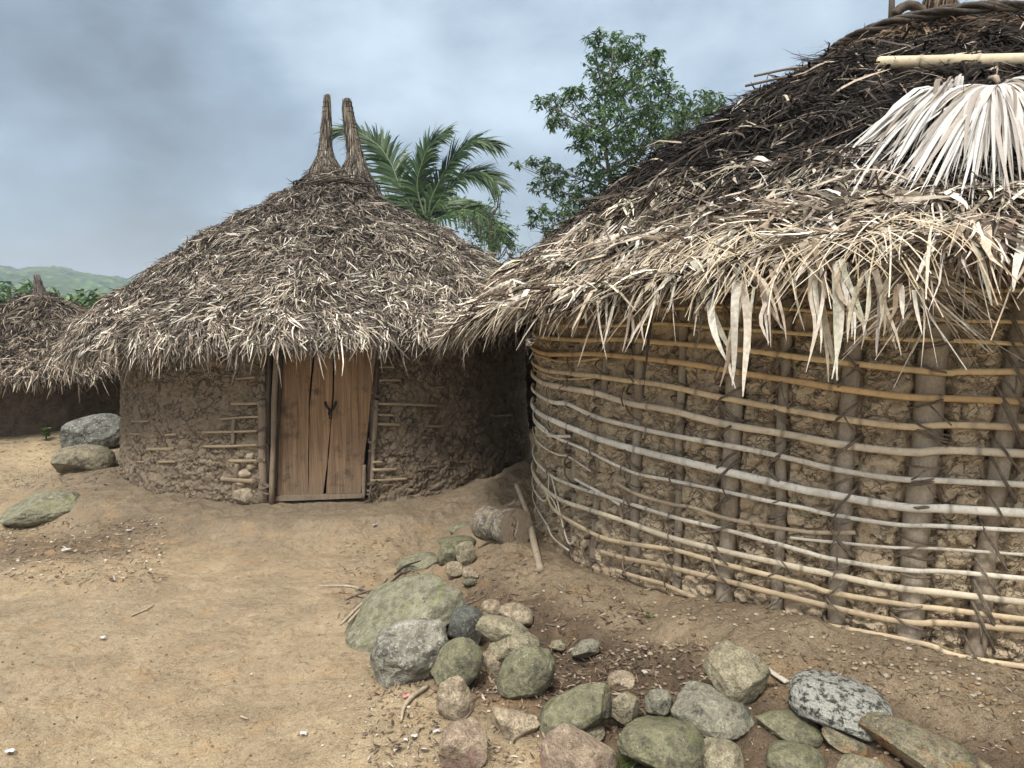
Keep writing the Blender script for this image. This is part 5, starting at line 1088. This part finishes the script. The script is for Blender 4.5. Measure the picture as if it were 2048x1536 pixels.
tuft(1375, 1450, 90, (.05, .13), .030, 'tuft of thin green grass left of the long smooth grey stone'); tuft(1245, 1532, 90, (.04, .09), .028, 'green grass tuft between the pink granite and the very large oval stone'); tuft(1462, 1488, 35, (.03, .06), .02, 'few grass blades below the long smooth grey stone')
tuft(30, 962, 120, (.04, .10), .22, '', name='grass', kind='stuff'); tuft(100, 960, 60, (.04, .09), .16, '', name='grass', kind='stuff')
def seedling(px, py, n, L, label, hgt=.05):
    p = at_ground(px, py); m3 = MB(); a = np.linspace(0, 2 * np.pi, n, endpoint=False) + rng.uniform(0, 1, n); hh = rng.uniform(.3, 1, n) * hgt; d = np.stack([np.cos(a), np.sin(a), .35 + 0 * a], -1)
    P0 = p + np.stack([.2 * L * np.cos(a), .2 * L * np.sin(a), hh], -1); blades(m3, P0, d, np.tile([0, 0, 1.0], (n, 1)) + rng.normal(0, .25, (n, 3)), rng.uniform(.7, 1.1, n) * L, rng.uniform(.45, .6, n) * L, rng.uniform(.1, .4, n), pal(n, GR, [.1, .5, .4, 0]), seg=4, prof=(.1, .8, 1, .7, .05))
    for q in P0: tube(m3, [p - np.array([0, 0, .01]), (p + q) / 2, q], .0012, 4, np.array([.1, .16, .04]))
    tag(m3.build('seedling', M['leaf'], origin=tuple(p)), label, 'seedling')
seedling(1300, 1236, 5, .032, 'small broad leaved green seedling on the mound by the near hut', .015); seedling(93, 882, 60, .055, 'leafy green weed growing by the wall of the low distant hut', .16)
seedling(1722, 1512, 6, .02, 'tiny seedling among the bottom stones', .01)

# ------------------------------------------------------------------ trees
LG = [(.030, .065, .024), (.065, .135, .042), (.115, .205, .065), (.19, .28, .11)]
def leaves_whorl(mb, P, n, L, W, cols, w, droop=.5, up=.1):
    k = len(P); P = np.repeat(P, n, 0); a = rng.uniform(0, 2 * np.pi, k * n); d = np.stack([np.cos(a), np.sin(a), rng.uniform(-.9, .5, k * n) + up], -1)
    N = unit(np.array([0, 0, 1.0]) + rng.normal(0, .45, (k * n, 3))); blades(mb, P + rng.normal(0, L[0] * .18, P.shape), d, N, rng.uniform(*L, k * n), rng.uniform(*W, k * n), rng.uniform(.2, 1, k * n) * droop, pal(k * n, cols, w, .2), seg=2, prof=(.25, 1, .08))
def tree(name, label, cat, base, Y, clumps, nt, nl, L, W, dy=.8, mat='leaf', w=(.28, .38, .24, .10), trunk=.06, group='trees behind the huts', droop=.6, limb=.013, fork=.35, dens=None):
    e_ = empty(name, base, label, cat, group); pts = []; cc = []
    for (px, py, r) in clumps:
        Yc = Y + rng.uniform(-dy, dy); c = at_y(px, py, Yc); cc.append((c, r * Yc / FPX))
    C = np.array([c for c, r in cc]); base = np.array(base); zt_ = C[:, 2].mean(); topx = C[:, 0].mean()
    m3 = MB(); tr = smooth_line([base - np.array([0, 0, .2]), base + (np.array([topx, Y, zt_]) - base) * .5 + np.array([.12, .1, 0]), np.array([topx, Y, zt_]), np.array([C[np.argmax(C[:, 2])][0], Y, C[:, 2].max() * .97])], 10)
    tube(m3, tr, np.interp(np.linspace(0, 1, len(tr)), [0, .5, 1], [trunk, trunk * .55, trunk * .12]), 10, jit=.06)
    for c, r in cc:
        i = np.argmin(np.linalg.norm(tr - (c - np.array([0, 0, .35 * np.linalg.norm(c[:2] - np.array([topx, Y])) + .2])), axis=1)); a0 = tr[i]; mid = (a0 + c) / 2 + rng.normal(0, .06, 3) + np.array([0, 0, -.04]); ln = smooth_line([a0, mid, c], 5); tube(m3, ln, np.interp(np.linspace(0, 1, len(ln)), [0, 1], [limb, limb * .3]), 5)
        for _ in range(3):
            q = c + rng.normal(0, r * .5, 3); tube(m3, smooth_line([mid, (mid + q) / 2 + rng.normal(0, .03, 3), q], 3), limb * .25, 4)
    m3.build('trunk', M['bark'], e_); m3 = MB()
    for c, r in cc:
        k = max(4, int(nt * (r / (.3)) ** 1.6)); d = unit(rng.normal(0, 1, (k, 3))) * (rng.uniform(0.1, 1, (k, 1)) ** .45) * r * 1.08 * np.array([1, 1.2, .95]); leaves_whorl(m3, c + d, nl, L, W, LG, w, droop)
    m3.build('crown', M[mat], e_); return e_
big = [(1190, 75, 20), (1222, 92, 30), (1262, 100, 32), (1198, 132, 30), (1245, 150, 46), (1292, 140, 32), (1212, 185, 34), (1268, 200, 50), (1312, 200, 38), (1332, 152, 15), (1306, 112, 18), (1350, 190, 22), (1142, 190, 20), (1108, 205, 22), (1082, 202, 14), (1122, 236, 20), (1104, 243, 13), (1163, 182, 12), (1182, 230, 38), (1232, 255, 52), (1290, 260, 48), (1345, 242, 38), (1400, 210, 27), (1424, 198, 20), (1446, 212, 10), (1382, 250, 38), (1182, 290, 38), (1232, 320, 52), (1290, 312, 45), (1160, 270, 24), (1335, 292, 36), (1066, 320, 13), (1034, 330, 8), (1094, 332, 17), (1110, 352, 26), (1076, 370, 18), (1132, 382, 33), (1172, 358, 38), (1222, 372, 40), (1080, 420, 20), (1112, 440, 28), (1152, 420, 35), (1102, 470, 24), (1062, 446, 11), (1200, 420, 40), (1270, 370, 40)]
tree('broadleaf_tree', 'tall leafy tree with drooping leaf clusters behind the near hut roof', 'tree', (2.0, 13.2, -.2), 12.6, big, 62, 8, (.065, .115), (.022, .036), dy=1.0)
sh = [(935, 440, 22), (960, 420, 22), (990, 410, 16), (1005, 440, 20), (1030, 465, 14), (960, 460, 30), (990, 475, 30), (1015, 495, 25), (940, 475, 30), (1040, 500, 14), (970, 500, 30), (1000, 385, 10), (915, 425, 18)]
tree('small_tree', 'small light green tree with fine leaves in the dip between the two large roofs', 'tree', (-.4, 12.5, -.2), 11.8, sh, 70, 5, (.035, .065), (.016, .026), dy=.6, w=(.15, .35, .35, .15), trunk=.05, droop=.2, limb=.012)
lb = [(20, 585, 26), (55, 580, 22), (0, 600, 30), (35, 600, 25), (-60, 600, 40), (-20, 580, 30), (100, 582, 12), (115, 590, 12), (5, 630, 40)]
tree('broadleaf_tree', 'bright green trees rising behind the left slope of the low distant hut', 'tree', (-17.5, 27.0, -.3), 27, lb, 6, 7, (.18, .30), (.10, .16), dy=1.2, w=(.12, .3, .38, .2), trunk=.15, limb=.05)
rb = [(150, 600, 20), (175, 595, 22), (195, 600, 20), (165, 620, 25), (200, 620, 22), (140, 625, 22), (190, 640, 25), (170, 650, 30), (225, 625, 20), (215, 650, 30), (250, 640, 30)]
tree('bush', 'glossy dark green bush between the low distant hut and the middle roof', 'bush', (-10.6, 19.5, -.25), 19, rb, 16, 7, (.14, .22), (.09, .13), dy=.8, w=(.25, .3, .25, .2), trunk=.07, limb=.03)
# palm
pal_e = empty('palm_tree', (-1.45, 13.4, -.2), 'green feather palm rising behind the middle hut roof', 'palm tree', 'trees behind the huts')
YP = 13.2; crown = at_y(855, 452, YP); m3 = MB(); tr = smooth_line([(-1.45, 13.4, -.3), (-1.5, 13.35, 1.4), crown - np.array([0, 0, .1])], 10); tube(m3, tr, np.interp(np.linspace(0, 1, len(tr)), [0, 1], [.15, .10]), 12, jit=.06); m3.build('trunk', M['bark'], pal_e)
PG = [(.026, .056, .022), (.052, .102, .038), (.10, .165, .065), (.20, .27, .14)]
def palmfrond(px, dys, ll=(.55, .85), nl=120, tipw=1.0):
    pts = [crown] + [at_y(x, y, YP + d) for (x, y), d in zip(px, dys)]; C = smooth_line(pts, 10); m3 = MB(); n = len(C); tube(m3, C, np.linspace(.020, .005, n), 6, np.array([.20, .27, .13]))
    t = np.tile(np.linspace(.16, 1, nl), 2); s = np.linspace(0, 1, n); c = np.stack([np.interp(t, s, C[:, i]) for i in range(3)], -1); T = np.gradient(C, axis=0); T = unit(np.stack([np.interp(t, s, T[:, i]) for i in range(3)], -1)); sg = np.repeat([-1, 1], nl)[:, None]
    up_ = np.array([0, -.55, .85]); S = unit(np.cross(T, up_)); a = np.radians(58 - 30 * t)[:, None]; d = T * np.cos(a) + S * sg * np.sin(a) + up_ * rng.uniform(.0, .30, (2 * nl, 1)) + rng.normal(0, .05, (2 * nl, 3))
    L = rng.uniform(*ll, 2 * nl) * (1 - .5 * np.abs(t - .45)) * np.where(t > .9, .75, 1); blades(m3, c, d, unit(np.cross(d, S * sg) + rng.normal(0, .3, d.shape)), L, rng.uniform(.028, .044, 2 * nl), rng.uniform(.2, .6, 2 * nl), pal(2 * nl, PG, [.3, .38, .24, .08]), seg=4, prof=(.5, 1, .9, .6, .08)); m3.build('frond', M['leaf'], pal_e)
palmfrond([(835, 376), (845, 324), (862, 287), (892, 264)], [0, -.1, -.2, -.3], (.42, .66))
palmfrond([(862, 402), (886, 350), (912, 310), (945, 284), (990, 287)], [-.1, -.2, -.3, -.4, -.5], (.45, .68))
palmfrond([(872, 410), (915, 360), (945, 345), (972, 348), (992, 365)], [-.2, -.4, -.5, -.6, -.7], (.42, .62))
palmfrond([(825, 415), (797, 365), (782, 328), (755, 290), (710, 262), (680, 262)], [.1, .2, .3, .4, .5, .5], (.6, .9), nl=120)
palmfrond([(870, 440), (930, 420), (975, 440), (1000, 480)], [-.3, -.7, -1.0, -1.2], (.4, .6))
palmfrond([(840, 430), (800, 420), (770, 450)], [-.3, -.8, -1.3], (.4, .6)); palmfrond([(850, 410), (850, 380), (840, 370)], [.4, 1.0, 1.6], (.4, .6)); palmfrond([(880, 420), (920, 400), (960, 410)], [.5, 1.0, 1.5], (.4, .6)); palmfrond([(820, 420), (760, 400), (700, 430), (660, 480)], [.3, .6, .8, 1.0], (.45, .7))

# ------------------------------------------------------------------ hills
def build_hills():
    az = np.radians(np.linspace(-75, 75, 460)); d = np.linspace(330, 780, 120); A, D = np.meshgrid(az, d, indexing='ij')
    X = D * np.sin(A); Y = D * np.cos(A); f = np.sin(np.clip((D - 330) / 330, 0, 1) * math.pi / 2) ; 
    pxs = 1024 + FPX * np.tan(A) * .985
    prof = np.interp(pxs, [-900, -300, -60, 0, 60, 100, 130, 165, 200, 215, 250, 275, 400, 700, 1100, 3000], [30, 27, 24.5, 25.5, 22.5, 24.0, 25.0, 22.5, 20.0, 19.5, 18.5, 17, 15, 15, 15, 22])
    Z = prof * f * (D / 660) ** .2 - 2 + 2.5 * fbm(P3(X / 60, Y / 60), 4, 5) * sstep(330, 450, D) - 18 * sstep(690, 780, D)
    w1, w2, cid = worley(P3(X / 7.5, Y / 7.5), 3); Z = Z + 3.6 * (1 - w1) * sstep(340, 380, D) * (.6 + .8 * cid)
    n, m = X.shape; V = np.stack([X, Y, Z], -1).reshape(-1, 3); i = np.arange(n - 1)[:, None] * m; j = np.arange(m - 1)[None]
    Q = np.stack([i + j, i + m + j, i + m + j + 1, i + j + 1], -1).reshape(-1, 4); c = pal(n * m, [(.030, .070, .026), (.060, .115, .038), (.11, .165, .06)], [.4, .4, .2], .2)
    mb = MB(); mb.add(V, Q, None, c); o = mb.build('hills', M['hill']); tag(o, kind='structure')
def mat_hill():
    m, nt, b = mat_new('forest_hill'); k = NT(nt); c = k.mix(1.0, k.attr(), k.grey(k.rng(k.noise(.12, 5, .7), .3, .7, .40, 1.6)), 'MULTIPLY'); k.link(c, b.inputs['Base Color']); b.inputs['Roughness'].default_value = .9
    b.inputs['Specular IOR Level'].default_value = .1; k.link(k.bump(k.noise(.5, 5, .7), 1.6), b.inputs['Normal']); return m
M['hill'] = mat_hill(); build_hills()
# ------------------------------------------------------------------ haze
def build_haze():
    x0, x1, y0, y1, z0, z1 = -2000, 2000, -2000, 2000, -24.0, 46.0
    V = [(x, y, z) for z in (z0, z1) for (x, y) in ((x0, y0), (x1, y0), (x1, y1), (x0, y1))]; Q = [[3, 2, 1, 0], [4, 5, 6, 7]] + [[i, (i + 1) % 4, (i + 1) % 4 + 4, i + 4] for i in range(4)]
    m = bpy.data.materials.new('haze_air'); m.use_nodes = True; nt = m.node_tree
    for n in list(nt.nodes): nt.nodes.remove(n)
    out = nt.nodes.new('ShaderNodeOutputMaterial'); v = nt.nodes.new('ShaderNodeVolumePrincipled'); v.inputs['Color'].default_value = (.78, .88, 1, 1); v.inputs['Density'].default_value = .0011; v.inputs['Anisotropy'].default_value = .2
    nt.links.new(v.outputs[0], out.inputs['Volume']); mb = MB(); mb.add(V, Q); o = mb.build('haze', m, smooth=False); tag(o, kind='stuff')
build_haze()
